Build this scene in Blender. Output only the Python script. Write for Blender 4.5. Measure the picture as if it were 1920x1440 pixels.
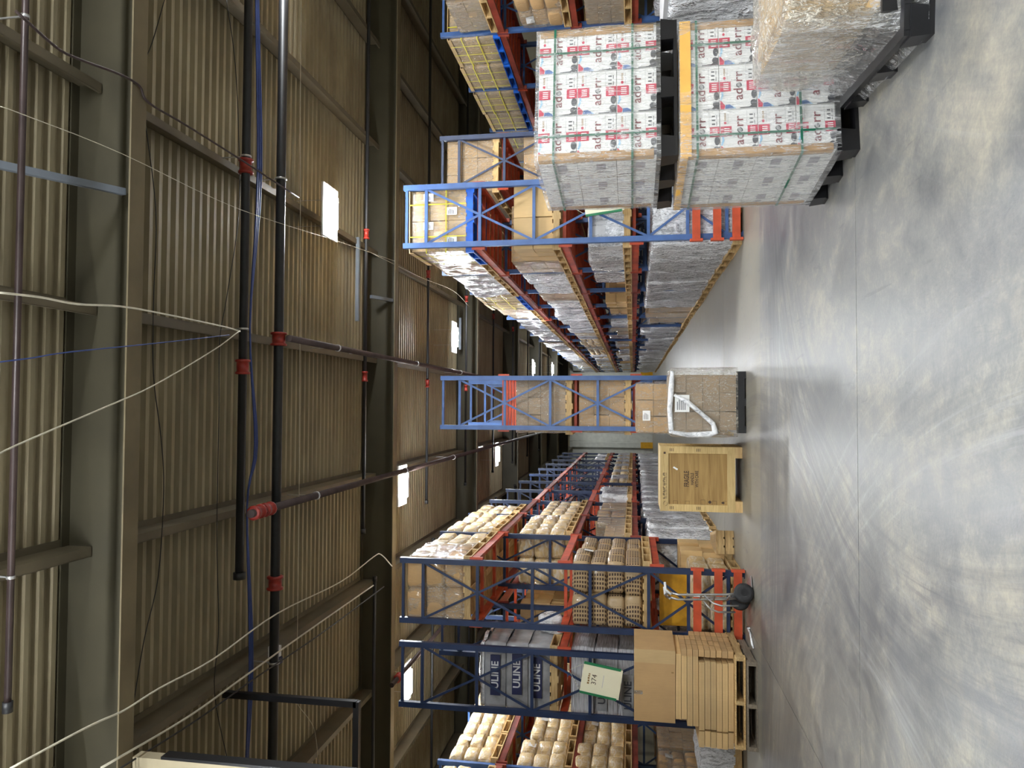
import bpy, math, random
from mathutils import Vector, Matrix, noise
random.seed(7)
R = math.radians
scene = bpy.context.scene
C = scene.collection
for o in list(bpy.data.objects):
    bpy.data.objects.remove(o)

# ------------------------------------------------------------------ camera
CAM_H = 1.55
psi, th = R(1.76), R(9.41)
fw = Vector((math.sin(psi)*math.cos(th), math.cos(psi)*math.cos(th), math.sin(th)))
rt = Vector((math.cos(psi), -math.sin(psi), 0))
up = rt.cross(fw)
cam_d = bpy.data.cameras.new('camera'); cam = bpy.data.objects.new('camera', cam_d); C.objects.link(cam)
cam_d.sensor_fit = 'HORIZONTAL'; cam_d.sensor_width = 36; cam_d.lens = 1370*36/1920
cam_d.clip_start = .05; cam_d.clip_end = 200
m = Matrix.Identity(4)
for i in range(3):            # phone turned on its side: picture-right is world-down
    m[i][0] = -up[i]; m[i][1] = rt[i]; m[i][2] = -fw[i]
m.translation = (0, 0, CAM_H)
cam.matrix_world = m
scene.camera = cam

# ------------------------------------------------------------------ world, exposure
w = bpy.data.worlds.new('world'); scene.world = w; w.use_nodes = True
w.node_tree.nodes['Background'].inputs[0].default_value = (.9, .93, 1, 1)
w.node_tree.nodes['Background'].inputs[1].default_value = .05
vs = scene.view_settings
vs.view_transform = 'Standard'; vs.look = 'None'; vs.gamma = 1; vs.use_curve_mapping = False
vs.exposure = 1.15
LAMP_POWER = 230.0
# visible lamps first, then unseen lamps added to light surfaces facing the camera
LAMPS = [(2.95, 10.5), (1.78, 18.4), (-1.6, 14.2), (-1.64, 24.5), (-5.67, 14.6), (1.77, 33.5), (2.13, 41.6),
         (2.95, 2.6), (-1.6, 3.2), (-5.67, 3.4), (6.9, 3.0), (-1.6, -5.5), (3.4, -5.5), (6.2, 8.4), (.06, 55.5),
         (-5.67, -1.5), (-1.6, -1.2), (2.95, -1.5), (6.9, -1.5), (-5.67, -6.5), (6.9, -6.5)]

# ------------------------------------------------------------------ materials
def lin(c):
    return tuple((x/12.92 if x <= .04045 else ((x+.055)/1.055)**2.4) for x in [v/255 for v in c]) + (1,)
MATS = {}
class NT:
    def __init__(s, name):
        s.m = bpy.data.materials.new(name); s.m.use_nodes = True
        s.t = s.m.node_tree; s.n = s.t.nodes; s.b = s.n['Principled BSDF']; s.out = s.n['Material Output']
        MATS[name] = s.m
    def add(s, ty, **k):
        n = s.n.new(ty)
        for a, v in k.items(): setattr(n, a, v)
        return n
    def link(s, a, b): s.t.links.new(a, b)
    def coords(s, kind='Object', scale=(1, 1, 1), rot=(0, 0, 0)):
        if kind == 'World': src = s.add('ShaderNodeNewGeometry').outputs['Position']
        else: src = s.add('ShaderNodeTexCoord').outputs[kind]
        mp = s.add('ShaderNodeMapping'); s.link(src, mp.inputs[0])
        mp.inputs['Scale'].default_value = scale; mp.inputs['Rotation'].default_value = rot
        return mp.outputs[0]
    def noise(s, vec, scale=5, detail=4, rough=.55, dist=0):
        n = s.add('ShaderNodeTexNoise'); s.link(vec, n.inputs['Vector'])
        n.inputs['Scale'].default_value = scale; n.inputs['Detail'].default_value = detail
        n.inputs['Roughness'].default_value = rough; n.inputs['Distortion'].default_value = dist
        return n.outputs['Fac']
    def ramp(s, fac, *stops):
        r = s.add('ShaderNodeValToRGB'); s.link(fac, r.inputs[0]); e = r.color_ramp.elements
        while len(e) < len(stops): e.new(.5)
        for i, (p, c) in enumerate(stops):
            e[i].position = p; e[i].color = c if len(c) == 4 else tuple(c)+(1,)
        return r.outputs[0]
    def mix(s, fac, a, b, mode='MIX'):
        n = s.add('ShaderNodeMix', data_type='RGBA', blend_type=mode)
        for i, v in ((0, fac), (6, a), (7, b)):
            if hasattr(v, 'links'): s.link(v, n.inputs[i])
            else: n.inputs[i].default_value = v
        return n.outputs[2]
    def math(s, op, a, b=0.0, c=None, clamp=False):
        n = s.add('ShaderNodeMath', operation=op, use_clamp=clamp)
        for i, v in enumerate((a, b) if c is None else (a, b, c)):
            if hasattr(v, 'links'): s.link(v, n.inputs[i])
            else: n.inputs[i].default_value = v
        return n.outputs[0]
    def bump(s, h, strength=.3, dist=.01):
        n = s.add('ShaderNodeBump'); n.inputs['Strength'].default_value = strength; n.inputs['Distance'].default_value = dist
        s.link(h, n.inputs['Height']); s.link(n.outputs[0], s.b.inputs['Normal']); return n.outputs[0]
    def set(s, **k):
        for a, v in k.items():
            i = s.b.inputs[a.replace('_', ' ')]
            if hasattr(v, 'links'): s.link(v, i)
            else: i.default_value = v
        return s

def paint(name, col, rough=.5, metal=0, var=.12, scale=6, bump=.1, kind='Object'):
    t = NT(name); c = lin(col); v = t.coords(kind)
    f = t.noise(v, scale, 5)
    a = tuple(x*(1-var*1.6) for x in c[:3])+(1,); b = tuple(min(1, x*(1+var)) for x in c[:3])+(1,)
    t.set(Base_Color=t.ramp(f, (.3, a), (.7, b)), Roughness=rough, Metallic=metal)
    if bump: t.bump(t.noise(v, scale*8, 3), bump, .004)
    return t.m

paint('rack_blue', (66, 98, 152), .42, 0, .2, 3)
paint('rack_navy', (28, 46, 80), .45, 0, .2, 3)
paint('beam_orange', (196, 78, 44), .45, 0, .22, 4)
paint('beam_red', (150, 66, 50), .5, 0, .25, 4)
paint('pallet_blue', (20, 96, 200), .5, 0, .18, 5)
paint('black_plastic', (22, 22, 25), .35, 0, .2, 5)
paint('rubber', (34, 34, 36), .7, 0, .2, 8)
paint('steel', (190, 190, 190), .3, .85, .1, 8)
paint('steel_tan', (68, 63, 46), .6, 0, .12, 1.4, .08, 'World')
paint('flange_tan', (124, 112, 86), .55, 0, .15, 1.6, .08, 'World')
paint('purlin_tan', (104, 95, 76), .5, 0, .15, 2, .08, 'World')
paint('purlin_grey', (120, 128, 138), .5, 0, .12, 2, .05, 'World')
paint('pipe_black', (30, 30, 32), .5, 0, .25, 6, .08, 'World')
paint('pipe_dark', (62, 50, 48), .4, .2, .2, 4, .08, 'World')
paint('coupling_red', (150, 44, 34), .4, 0, .2, 20)
paint('clip_steel', (200, 200, 200), .3, .8, .1, 8)
paint('cable_white', (206, 200, 180), .5, 0, .1, 8)
paint('cable_black', (28, 26, 24), .5, 0, .1, 8)
paint('cable_blue', (50, 70, 130), .5, 0, .1, 8)
paint('carton_white', (226, 226, 224), .55, 0, .04, 5)
paint('carton_grey', (200, 200, 202), .5, 0, .08, 5)
paint('edge_board', (168, 128, 74), .7, 0, .12, 8)
paint('cap_sheet', (222, 172, 84), .7, 0, .1, 4)
paint('strap_green', (18, 98, 74), .35, 0, .1, 6)
paint('strap_yellow', (232, 220, 50), .4, 0, .1, 6)
paint('ink_maroon', (120, 42, 52), .5, 0, .1, 10, 0)
paint('ink_dark', (58, 60, 68), .5, 0, .15, 30, 0)
paint('ink_blue', (70, 110, 170), .5, 0, .15, 30, 0)
paint('ink_sky', (150, 195, 225), .5, 0, .1, 30, 0)
paint('ink_crimson', (196, 36, 74), .45, 0, .1, 30, 0)
paint('ink_brown', (60, 40, 26), .6, 0, .1, 30, 0)
paint('ink_navy', (28, 34, 72), .5, 0, .1, 30, 0)
paint('ink_faint', (150, 118, 70), .6, 0, .1, 30, 0)
paint('mark_pale', (158, 156, 162), .5, 0, .1, 30, 0)
paint('paper', (240, 240, 238), .5, 0, .03, 8, .04)
paint('sign_cream', (236, 232, 204), .5, 0, .02, 3, .02)
paint('sign_green', (28, 118, 74), .5, 0, .08, 8)
paint('sign_red', (170, 40, 48), .5, 0, .08, 8)
paint('yellow_board', (206, 150, 28), .6, 0, .16, 5)
paint('safety_yellow', (224, 166, 22), .45, 0, .1, 5)
paint('column_white', (205, 206, 196), .4, 0, .08, 3)
paint('wall_beige', (150, 140, 112), .6, 0, .1, 1.2, .05, 'World')
paint('wall_board', (168, 156, 128), .65, 0, .08, 2.2, .08, 'World')
paint('housing_white', (220, 220, 220), .4, 0, .05, 4)
paint('foam_white', (228, 226, 218), .6, 0, .08, 9, .4)

def kraft(name, col, var=.1, film=False):
    t = NT(name); c = lin(col); v = t.coords('Object'); vs_ = t.coords('Object', (60, 60, 3))
    oi = t.add('ShaderNodeObjectInfo').outputs['Random']
    f = t.math('ADD', t.math('MULTIPLY', t.noise(v, 4, 4), .6), t.math('MULTIPLY', t.noise(vs_, 2, 2), .4))
    base = t.ramp(f, (.3, tuple(x*(1-var) for x in c[:3])), (.7, tuple(min(1, x*(1+var)) for x in c[:3])))
    k = t.ramp(oi, (0, (.84, .84, .86)), (1, (1.1, 1.08, 1.05)))
    t.set(Base_Color=t.mix(1.0, base, k, 'MULTIPLY'), Roughness=.72)
    if film:
        t.set(Coat_Weight=.8, Coat_Roughness=.12)
        n = t.noise(t.coords('Object', (3, 3, 1), (0, .4, .3)), 9, 4, .6, 1.2)
        t.bump(n, .5, .03)
    else: t.bump(t.noise(v, 40, 3), .12, .004)
    return t.m
kraft('kraft', (186, 152, 106)); kraft('kraft_light', (205, 174, 124)); kraft('kraft_grey', (158, 136, 108))
kraft('kraft_film', (196, 160, 112), .1, True)
kraft('kraft_dark', (128, 104, 78), .1, True)

def wood(name, c1, c2, scale=1.0, rot=(0, 0, 0)):
    t = NT(name); v = t.coords('Object', (1.2*scale, 14*scale, 14*scale), rot)
    f = t.noise(v, 2.2, 5, .6, 1.6)
    oi = t.add('ShaderNodeObjectInfo').outputs['Random']
    k = t.ramp(oi, (0, (.8, .8, .8)), (1, (1.12, 1.1, 1.06)))
    t.set(Base_Color=t.mix(1.0, t.ramp(f, (.3, lin(c1)), (.68, lin(c2))), k, 'MULTIPLY'), Roughness=.7)
    t.bump(f, .25, .004); return t.m
wood('wood', (170, 134, 84), (222, 192, 138))
wood('wood_old', (92, 84, 74), (142, 130, 114))
wood('crate_wood', (186, 156, 100), (216, 190, 134), .8, (0, R(90), 0))
wood('crate_ply', (146, 112, 62), (186, 152, 92), .35, (0, R(90), 0))

def film(name, fac_lo, fac_hi, col=(225, 228, 232), rough=.1, scale=5, stretch=(1, 1, 1), rot=(0.5, .35, .6), bump=.8, dark=None):
    """stretch film: part see-through, whiter and glossy along its creases; clear kinds get painted white glints"""
    t = NT(name); v = t.coords('Object', stretch, rot); v2 = t.coords('Object', (stretch[1], stretch[0]*.6, stretch[2]*1.6), (rot[1], rot[2]+.9, rot[0]))
    def ridge(n): return t.math('SUBTRACT', 1, t.math('ABSOLUTE', t.math('MULTIPLY', t.math('SUBTRACT', n, .5), 5)), clamp=True)
    n1 = ridge(t.noise(v, scale, 4, .55, 1.2)); n2 = ridge(t.noise(v2, scale*3.2, 3, .55, .8))
    big = t.noise(t.coords('Object'), 1.7, 2)
    n = t.math('ADD', t.math('MULTIPLY', n1, .55), t.math('MULTIPLY', n2, .45))
    dk = dark or tuple(x*.82 for x in col)
    t.set(Base_Color=t.ramp(n, (.1, lin(dk)), (.75, lin(col))), Roughness=rough, IOR=1.5, Specular_IOR_Level=.9)
    t.bump(t.math('ADD', n, t.math('MULTIPLY', big, 1.5)), bump, .035)
    df = t.add('ShaderNodeBsdfDiffuse'); gl = t.add('ShaderNodeBsdfGlossy'); gl.inputs['Roughness'].default_value = rough
    nm_ = t.b.inputs['Normal'].links[0].from_socket
    t.link(t.b.inputs['Base Color'].links[0].from_socket, df.inputs['Color']); t.link(nm_, gl.inputs['Normal']); t.link(nm_, df.inputs['Normal'])
    fr = t.add('ShaderNodeFresnel'); fr.inputs['IOR'].default_value = 1.65; t.link(nm_, fr.inputs['Normal'])
    m2 = t.add('ShaderNodeMixShader'); bk = t.math('SUBTRACT', 1, t.add('ShaderNodeNewGeometry').outputs['Backfacing']); t.link(t.math('MULTIPLY', t.math('MULTIPLY', fr.outputs[0], bk), 1.7, clamp=True), m2.inputs[0])
    tr = t.add('ShaderNodeBsdfTransparent'); mx = t.add('ShaderNodeMixShader')
    hz = t.math('ADD', t.math('MULTIPLY', n, .8), t.math('MULTIPLY', big, .2))
    st_ = ((.12, (fac_lo,)*3), (.75, (fac_hi,)*3)) if fac_lo > .4 else ((.2, (fac_lo,)*3), (.62, ((fac_lo+fac_hi)/2,)*3), (.74, (fac_hi,)*3), (.86, (min(1, fac_hi*2.6),)*3))  # clear films: the top stop paints glints as white streaks
    t.link(t.ramp(hz, *st_), mx.inputs[0])
    t.link(tr.outputs[0], mx.inputs[1]); t.link(df.outputs[0], mx.inputs[2])
    t.link(mx.outputs[0], m2.inputs[1]); t.link(gl.outputs[0], m2.inputs[2]); t.link(m2.outputs[0], t.out.inputs[0])
    return t.m
film('film_clear', .04, .14, scale=3, stretch=(3.0, 3.0, .7))
film('film_tan', .08, .2, (240, 232, 216), .09, 4.5, (2.5, 2.5, .8))
film('film_silver', .62, 1.0, (242, 243, 246), .16, 3, (2.2, 2.2, .6), (.3, .2, .5), 1.0, (182, 184, 188))
film('film_milky', .8, 1.0, (246, 247, 249), .22, 2.2, (1.5, 1.5, .8), bump=.7, dark=(196, 199, 205))
film('film_heavy', .2, .36, (244, 238, 224), .08, 4, (2.2, 3.2, .9), bump=1.0)
film('film_front', .05, .18, (246, 247, 248), .07, 2.6, (5, 5, .7), (.25, .1, .3), .6)

def emit(name, col, s):
    t = NT(name); t.set(Base_Color=(.8, .8, .8, 1), Emission_Color=col, Emission_Strength=s); return t.m
emit('lamp_lens', (.93, .97, 1, 1), LAMP_POWER)

def print_grid():
    t = NT('kraft_print'); v = t.coords('Object', (1, 1, 1))
    sep = t.add('ShaderNodeSeparateXYZ'); t.link(v, sep.inputs[0])
    a = t.math('ADD', sep.outputs[0], sep.outputs[1])
    def cell(x, f, thr): return t.math('GREATER_THAN', t.math('FRACT', t.math('MULTIPLY', x, f)), thr)
    g = t.math('MULTIPLY', cell(a, 16, .42), cell(sep.outputs[2], 26, .4))
    band = t.math('GREATER_THAN', t.math('FRACT', t.math('ADD', t.math('MULTIPLY', a, 1.9), .3)), .3)
    t.set(Base_Color=t.mix(t.math('MULTIPLY', g, band), lin((176, 150, 112)), lin((64, 42, 34))), Roughness=.6, Coat_Weight=.5, Coat_Roughness=.15)
    t.bump(t.noise(v, 7, 4, .6, 1.2), .4, .03)
print_grid()
def striped():
    t = NT('kraft_bundle')         # edges of flattened cartons tied in a bundle
    v = t.coords('Object', (1, 1, 1)); sep = t.add('ShaderNodeSeparateXYZ'); t.link(v, sep.inputs[0])
    n = t.noise(v, 3, 2)
    x = t.math('ADD', t.math('MULTIPLY', sep.outputs[1], 26), t.math('MULTIPLY', n, 2.5))
    f = t.math('FRACT', x)
    oi = t.add('ShaderNodeObjectInfo').outputs['Random']
    base = t.ramp(f, (0, lin((140, 108, 66))), (.14, lin((206, 176, 122))), (.9, lin((224, 198, 148))), (1, lin((150, 118, 76))))
    wh = t.ramp(t.noise(t.coords('Object', (1, 1, 2.5)), 5, 4, .6, 1), (.46, (0, 0, 0)), (.66, (1, 1, 1)))  # white plastic film and its glints painted into the bundle colour
    t.set(Base_Color=t.mix(t.math('MULTIPLY', wh, .7), base, lin((236, 234, 226))), Roughness=.6, Coat_Weight=.7, Coat_Roughness=.12)
    t.bump(t.noise(v, 8, 5, .6, 1.5), .7, .04)
striped()
def ribbed_silver():
    t = NT('flats_silver')
    v = t.coords('Object'); sep = t.add('ShaderNodeSeparateXYZ'); t.link(v, sep.inputs[0])
    f = t.math('FRACT', t.math('MULTIPLY', t.math('ADD', sep.outputs[2], t.math('MULTIPLY', t.noise(v, 2, 2), .03)), 46))
    n = t.noise(t.coords('Object', (1.2, 1.2, 30)), 3, 3)
    t.set(Base_Color=t.mix(t.ramp(f, (.35, (0, 0, 0)), (.5, (1, 1, 1))), lin((96, 94, 98)), t.ramp(n, (.35, lin((180, 178, 182))), (.6, lin((248, 248, 252))))), Roughness=.3, Coat_Weight=.6)
    t.bump(f, .4, .004)
ribbed_silver()
paint('poly_grey', (150, 150, 152), .14, 0, .3, 2.5, .5)

def floor_mat():
    t = NT('concrete'); g = t.add('ShaderNodeNewGeometry').outputs['Position']
    sep = t.add('ShaderNodeSeparateXYZ'); t.link(g, sep.inputs[0]); X, Y = sep.outputs[0], sep.outputs[1]
    n1 = t.noise(g, .9, 7, .68, .8); n2 = t.noise(g, 6, 6, .7, .4); n3 = t.noise(g, 45, 3, .6)
    f = t.math('ADD', t.math('ADD', t.math('MULTIPLY', n1, .5), t.math('MULTIPLY', n2, .35)), t.math('MULTIPLY', n3, .15))
    base = t.ramp(f, (.36, lin((80, 81, 85))), (.5, lin((114, 113, 110))), (.64, lin((156, 149, 134))))
    # warmer, less driven strip in front of and between the racks
    far = t.math('ADD', Y, t.math('MULTIPLY', t.noise(g, 1.5, 3), .12))
    warm = t.ramp(t.math('SUBTRACT', far, 9.0), (.44, (0, 0, 0)), (.5, (1, 1, 1)))
    base = t.mix(t.math('MULTIPLY', warm, .5), base, lin((142, 135, 116)))
    cur = base
    # tyre sweeps: worn arcs with concentric streaks
    arcs = [(3.2, 4.2, 4.45, 1.1, .7), (-6.2, 2.2, 6.4, 1.3, .35), (-7.5, 9.6, 7.4, 1.3, .45), (7.6, 1.0, 6.0, 1.6, .3), (-9, 6.4, 7.4, .8, .4), (0, 26, 17.6, 1.1, .6)]
    for i, (cx, cy, rad, wd, st) in enumerate(arcs):
        dx = t.math('SUBTRACT', X, cx); dy = t.math('SUBTRACT', Y, cy)
        r = t.math('SQRT', t.math('ADD', t.math('MULTIPLY', dx, dx), t.math('MULTIPLY', dy, dy)))
        ang = t.math('ARCTAN2', dy, dx)
        rr = t.math('SUBTRACT', r, rad)
        band = t.math('SUBTRACT', 1, t.math('ABSOLUTE', t.math('DIVIDE', rr, wd)), clamp=True)
        cb = t.add('ShaderNodeCombineXYZ'); t.link(t.math('MULTIPLY', r, 11), cb.inputs[0]); t.link(t.math('MULTIPLY', ang, 2.2 if i < 5 else 6), cb.inputs[1]); cb.inputs[2].default_value = i*7.3
        s = t.noise(cb.outputs[0], 1.0, 5, .68)
        mk = t.math('MULTIPLY', band, t.ramp(s, (.46, (0, 0, 0)), (.62, (1, 1, 1))))
        cur = t.mix(t.math('MULTIPLY', mk, st), cur, lin((80, 81, 86)))
        s2 = t.ramp(s, (.30, (1, 1, 1)), (.42, (0, 0, 0)))
        cur = t.mix(t.math('MULTIPLY', t.math('MULTIPLY', band, s2), .35), cur, lin((162, 162, 162)))
    # short scuffs
    sc = t.noise(t.coords('World', (9, 1.2, 1), (0, 0, R(-35))), 1.4, 6, .7, .6)
    cur = t.mix(t.math('MULTIPLY', t.ramp(sc, (.6, (0, 0, 0)), (.7, (1, 1, 1))), .5), cur, lin((76, 76, 80)))
    t.set(Base_Color=cur, Roughness=t.ramp(f, (.3, (.28,)*3), (.7, (.5,)*3)), Specular_IOR_Level=.5)
    t.bump(t.math('ADD', t.math('MULTIPLY', n2, .8), t.math('MULTIPLY', n3, .4)), .22, .01)
floor_mat()
paint('joint_dark', (60, 58, 54), .8)

def deck_mat():
    t = NT('deck_tan'); v = t.coords('World', (.35, 1.0, 1))
    f = t.noise(v, 2.5, 4, .6)
    t.set(Base_Color=t.ramp(f, (.3, lin((140, 128, 102))), (.7, lin((168, 156, 126)))), Roughness=.6, Metallic=0)
deck_mat()

# ------------------------------------------------------------------ geometry helpers
class MB:
    def __init__(s): s.v = []; s.f = []; s.mi = []; s.sm = []
    def face(s, idx, mi=0, sm=False): s.f.append(idx); s.mi.append(mi); s.sm.append(sm)
    def box(s, x0, x1, y0, y1, z0, z1, mi=0, M=None, taper=0):
        b = len(s.v)
        for z in (z0, z1):
            k = taper if z == z1 else 0
            for x, y in ((x0+k, y0+k), (x1-k, y0+k), (x1-k, y1-k), (x0+k, y1-k)):
                p = Vector((x, y, z)); s.v.append(M @ p if M else p)
        for q in ((3, 2, 1, 0), (4, 5, 6, 7), (0, 1, 5, 4), (1, 2, 6, 5), (2, 3, 7, 6), (3, 0, 4, 7)):
            s.face([b+i for i in q], mi)
        return s
    def bar(s, a, b, w, h, mi=0):            # rectangular bar from a to b
        a, b = Vector(a), Vector(b); d = b-a; L = d.length; d.normalize()
        ref = Vector((0, 0, 1)) if abs(d.z) < .95 else Vector((1, 0, 0))
        sx = d.cross(ref).normalized(); sz = sx.cross(d)
        M = Matrix((sx, d, sz)).transposed().to_4x4(); M.translation = a
        return s.box(-w/2, w/2, 0, L, -h/2, h/2, mi, M)
    def tube(s, pts, r, n=8, mi=0, cap=True):
        pts = [Vector(p) for p in pts]; b = len(s.v); prev = None
        for i, p in enumerate(pts):
            d = (pts[min(i+1, len(pts)-1)]-pts[max(i-1, 0)]).normalized()
            if prev is None:
                ref = Vector((0, 0, 1)) if abs(d.z) < .9 else Vector((1, 0, 0)); sx = d.cross(ref).normalized()
            else: sx = (prev-d*prev.dot(d)).normalized()
            prev = sx; sz = sx.cross(d)
            rr = r[i] if isinstance(r, (list, tuple)) else r
            for k in range(n):
                a = 2*math.pi*k/n; s.v.append(p+sx*math.cos(a)*rr+sz*math.sin(a)*rr)
        for i in range(len(pts)-1):
            for k in range(n):
                s.face([b+i*n+k, b+i*n+(k+1) % n, b+(i+1)*n+(k+1) % n, b+(i+1)*n+k], mi, True)
        if cap:
            s.face([b+k for k in range(n)][::-1], mi); s.face([b+(len(pts)-1)*n+k for k in range(n)], mi)
        return s
    def poly(s, pts, mi=0):
        b = len(s.v); s.v += [Vector(p) for p in pts]; s.face(list(range(b, b+len(pts))), mi); return s
    def mesh(s, name, mats):
        me = bpy.data.meshes.new(name); me.from_pydata([tuple(p) for p in s.v], [], s.f)
        for m_ in mats: me.materials.append(MATS[m_])
        me.polygons.foreach_set('material_index', s.mi); me.polygons.foreach_set('use_smooth', s.sm); me.update()
        return me

def put(name, me, parent=None, loc=(0, 0, 0), rz=0, kind=None, label=None, rot=None):
    o = bpy.data.objects.new(name, me); C.objects.link(o); o.parent = parent
    o.location = loc; o.rotation_euler = rot if rot else (0, 0, rz)
    if kind: o['kind'] = kind
    if label: o['label'] = label
    return o
def obj(name, mb, mats, parent=None, **k):
    return put(name, mb.mesh(name, mats if isinstance(mats, (list, tuple)) else [mats]), parent, **k)
def thing(name, label, cat, loc=(0, 0, 0), rz=0, group=None):
    o = put(name, None, None, loc, rz); o['label'] = label; o['category'] = cat
    if group: o['group'] = group
    return o
def tag(o, label, cat, group=None):
    o['label'] = label; o['category'] = cat
    if group: o['group'] = group
    return o
CACHE = {}
def cached(key, fn):
    if key not in CACHE: CACHE[key] = fn()
    return CACHE[key]

def text_mesh(body, size, mat, align='CENTER', stretch=1.0, bold=.0, font_ext=.0006):
    cu = bpy.data.curves.new('txt', 'FONT'); cu.body = body; cu.size = size; cu.align_x = align; cu.align_y = 'CENTER'
    cu.extrude = font_ext; cu.offset = bold; cu.resolution_u = 3; cu.space_line = .85
    o = bpy.data.objects.new('txt', cu); C.objects.link(o); bpy.context.view_layer.update()
    me = bpy.data.meshes.new_from_object(o.evaluated_get(bpy.context.evaluated_depsgraph_get()))
    bpy.data.objects.remove(o); bpy.data.curves.remove(cu)
    me.materials.clear(); me.materials.append(MATS[mat])
    if stretch != 1: me.transform(Matrix.Diagonal((stretch, 1, 1, 1)))
    return me
FACE_CAM = (R(90), 0, 0)      # text facing -Y

COLM = []
def cached_col(k):
    if not COLM: COLM.append(MB().box(-.2, .2, -.05, .2, 0, 6.4, 0).box(-.24, .24, -.09, .2, 0, .95, 1).mesh('wall_column', ['column_white', 'safety_yellow']))
    return COLM[0]
# ------------------------------------------------------------------ the setting
XL, XR, Y0, Y1 = -11.5, 11.5, -9.0, 60.0
DECK = 6.68
fl = obj('floor', MB().box(XL, XR, Y0, Y1, -.12, -.02), 'joint_dark', kind='structure')
xs = [XL, -2.98, 4.6, XR]; ys = [Y0, -2.15, 5.45, 13.05, 20.65, 28.3, 35.9, 43.5, Y1]
for i in range(3):
    for j in range(8):
        g = .004
        obj('floor_slab', MB().box(xs[i]+g, xs[i+1]-g, ys[j]+g, ys[j+1]-g, -.02, 0), 'concrete', fl)
for nm, b in (('wall_left', (XL-.2, XL, Y0, Y1)), ('wall_right', (XR, XR+.2, Y0, Y1)), ('wall_back', (XL, XR, Y0-.2, Y0)), ('wall_front', (XL, XR, Y1, Y1+.2))):
    mb = MB().box(*b, 0, 7)
    if nm == 'wall_front':
        for k in range(38): mb.box(XL+.3+k*.6, XL+.36+k*.6, Y1-.03, Y1, 0, 7)
    obj(nm, mb, 'column_white' if nm in ('wall_front', 'wall_back') else 'wall_beige', kind='structure')

RAFT = [-1.55+7.56*k for k in range(8)]           # -1.55, 6.01, 13.57 ...
RAFT = [-1.6, 6.0, 13.45, 21.0, 28.7, 36.2, 43.8, 51.3]
ceil = put('ceiling', None, kind='structure')
def deck_bay(y0, y1):
    mb = MB(); pitch = .152; n = int((y1-y0)/pitch); prof = []
    for k in range(n+1):
        y = y0+k*pitch
        prof += [(y, 0), (y+.045, 0), (y+.06, .056), (y+.13, .056), (y+.145, 0)]
    b = 0
    for y, dz in prof:
        mb.v += [Vector((XL, y, DECK+dz)), Vector((XR, y, DECK+dz))]
    for k in range(len(prof)-1): mb.face([2*k, 2*k+1, 2*k+3, 2*k+2])
    return mb
edges = [Y0]+RAFT+[Y1]
for a, b in zip(edges[:-1], edges[1:]):
    obj('roof_sheet', deck_bay(a, b), 'deck_tan', ceil)
obj('roof_cover', MB().box(XL-.2, XR+.2, Y0-.2, Y1+.2, DECK+.1, DECK+.25), 'steel_tan', ceil)
for k, y in enumerate(RAFT):
    rf = put('trim_%d' % (k+1), None, kind='structure', loc=(0, y, 0))
    obj('rafter_web', MB().box(XL, XR, -.006, .006, 6.06, DECK-.02), 'steel_tan', rf)
    obj('bottom_flange', MB().box(XL, XR, -.1, .1, 6.04, 6.055), 'flange_tan', rf)
    obj('top_flange', MB().box(XL, XR, -.1, .1, DECK-.025, DECK-.01), 'steel_tan', rf)
PX = [9.0, 7.05, 5.05, 2.97, .9, -1.3, -3.32, -5.4, -7.5, -9.5]
n = 9
for bi, (a, b) in enumerate(zip(edges[:-1], edges[1:])):
    for x in PX:
        g = .02
        mb = MB()
        mb.box(x-.003, x+.003, a+g, b-g, 6.42, DECK-.004)
        mb.box(x-.085, x+.003, a+g, b-g, 6.415, 6.422).box(x-.003, x+.07, a+g, b-g, DECK-.012, DECK-.004)
        mb.box(x-.088, x-.082, a+g, b-g, 6.415, 6.445)
        if bi > 0: mb.box(x-.05, x+.05, a+.006, a+.014, 6.38, DECK-.03)
        obj('purlin', mb, 'purlin_tan', ceil)
# grey struts between purlins and rafter (flange braces) seen top left and mid ceiling
for (p, q) in (((1.93, 5.92, 6.12), (1.78, 4.3, 6.45)), ((2.02, 12.9, 6.35), (2.02, 13.42, 6.12)), ((1.5, 12.35, 6.40), (3.0, 12.35, 6.40)), ((1.6, 20.2, 6.40), (2.5, 20.2, 6.40))):
    obj('flange_brace', MB().bar(p, q, .06, .06), 'purlin_grey', ceil)

# wall stub with dark edge at the left of the loading area
ws = obj('trim_20', MB().box(-6.5, -3.20, 6.08, 6.2, 0, 6.03), 'wall_board', kind='structure')
obj('edge_angle', MB().box(-3.20, -3.175, 6.08, 6.2, 0, 5.75), 'black_plastic', ws)
fr = put('trim_21', None, kind='structure')
obj('frame_member', MB().bar((-3.47, 8.2, 6.4), (-3.47, 8.2, 4.72), .07, .07), 'black_plastic', fr)
obj('frame_member', MB().bar((-3.44, 8.2, 4.72), (-6.2, 8.2, 4.72), .07, .07), 'black_plastic', fr)

# far end wall: white panels between white columns with yellow guards at the foot
for k in range(15):
    x = -10.2+1.42*k
    w_ = put('wall_column', cached_col(k), bpy.data.objects['wall_front'], (x, Y1-.2, 0))
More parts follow.
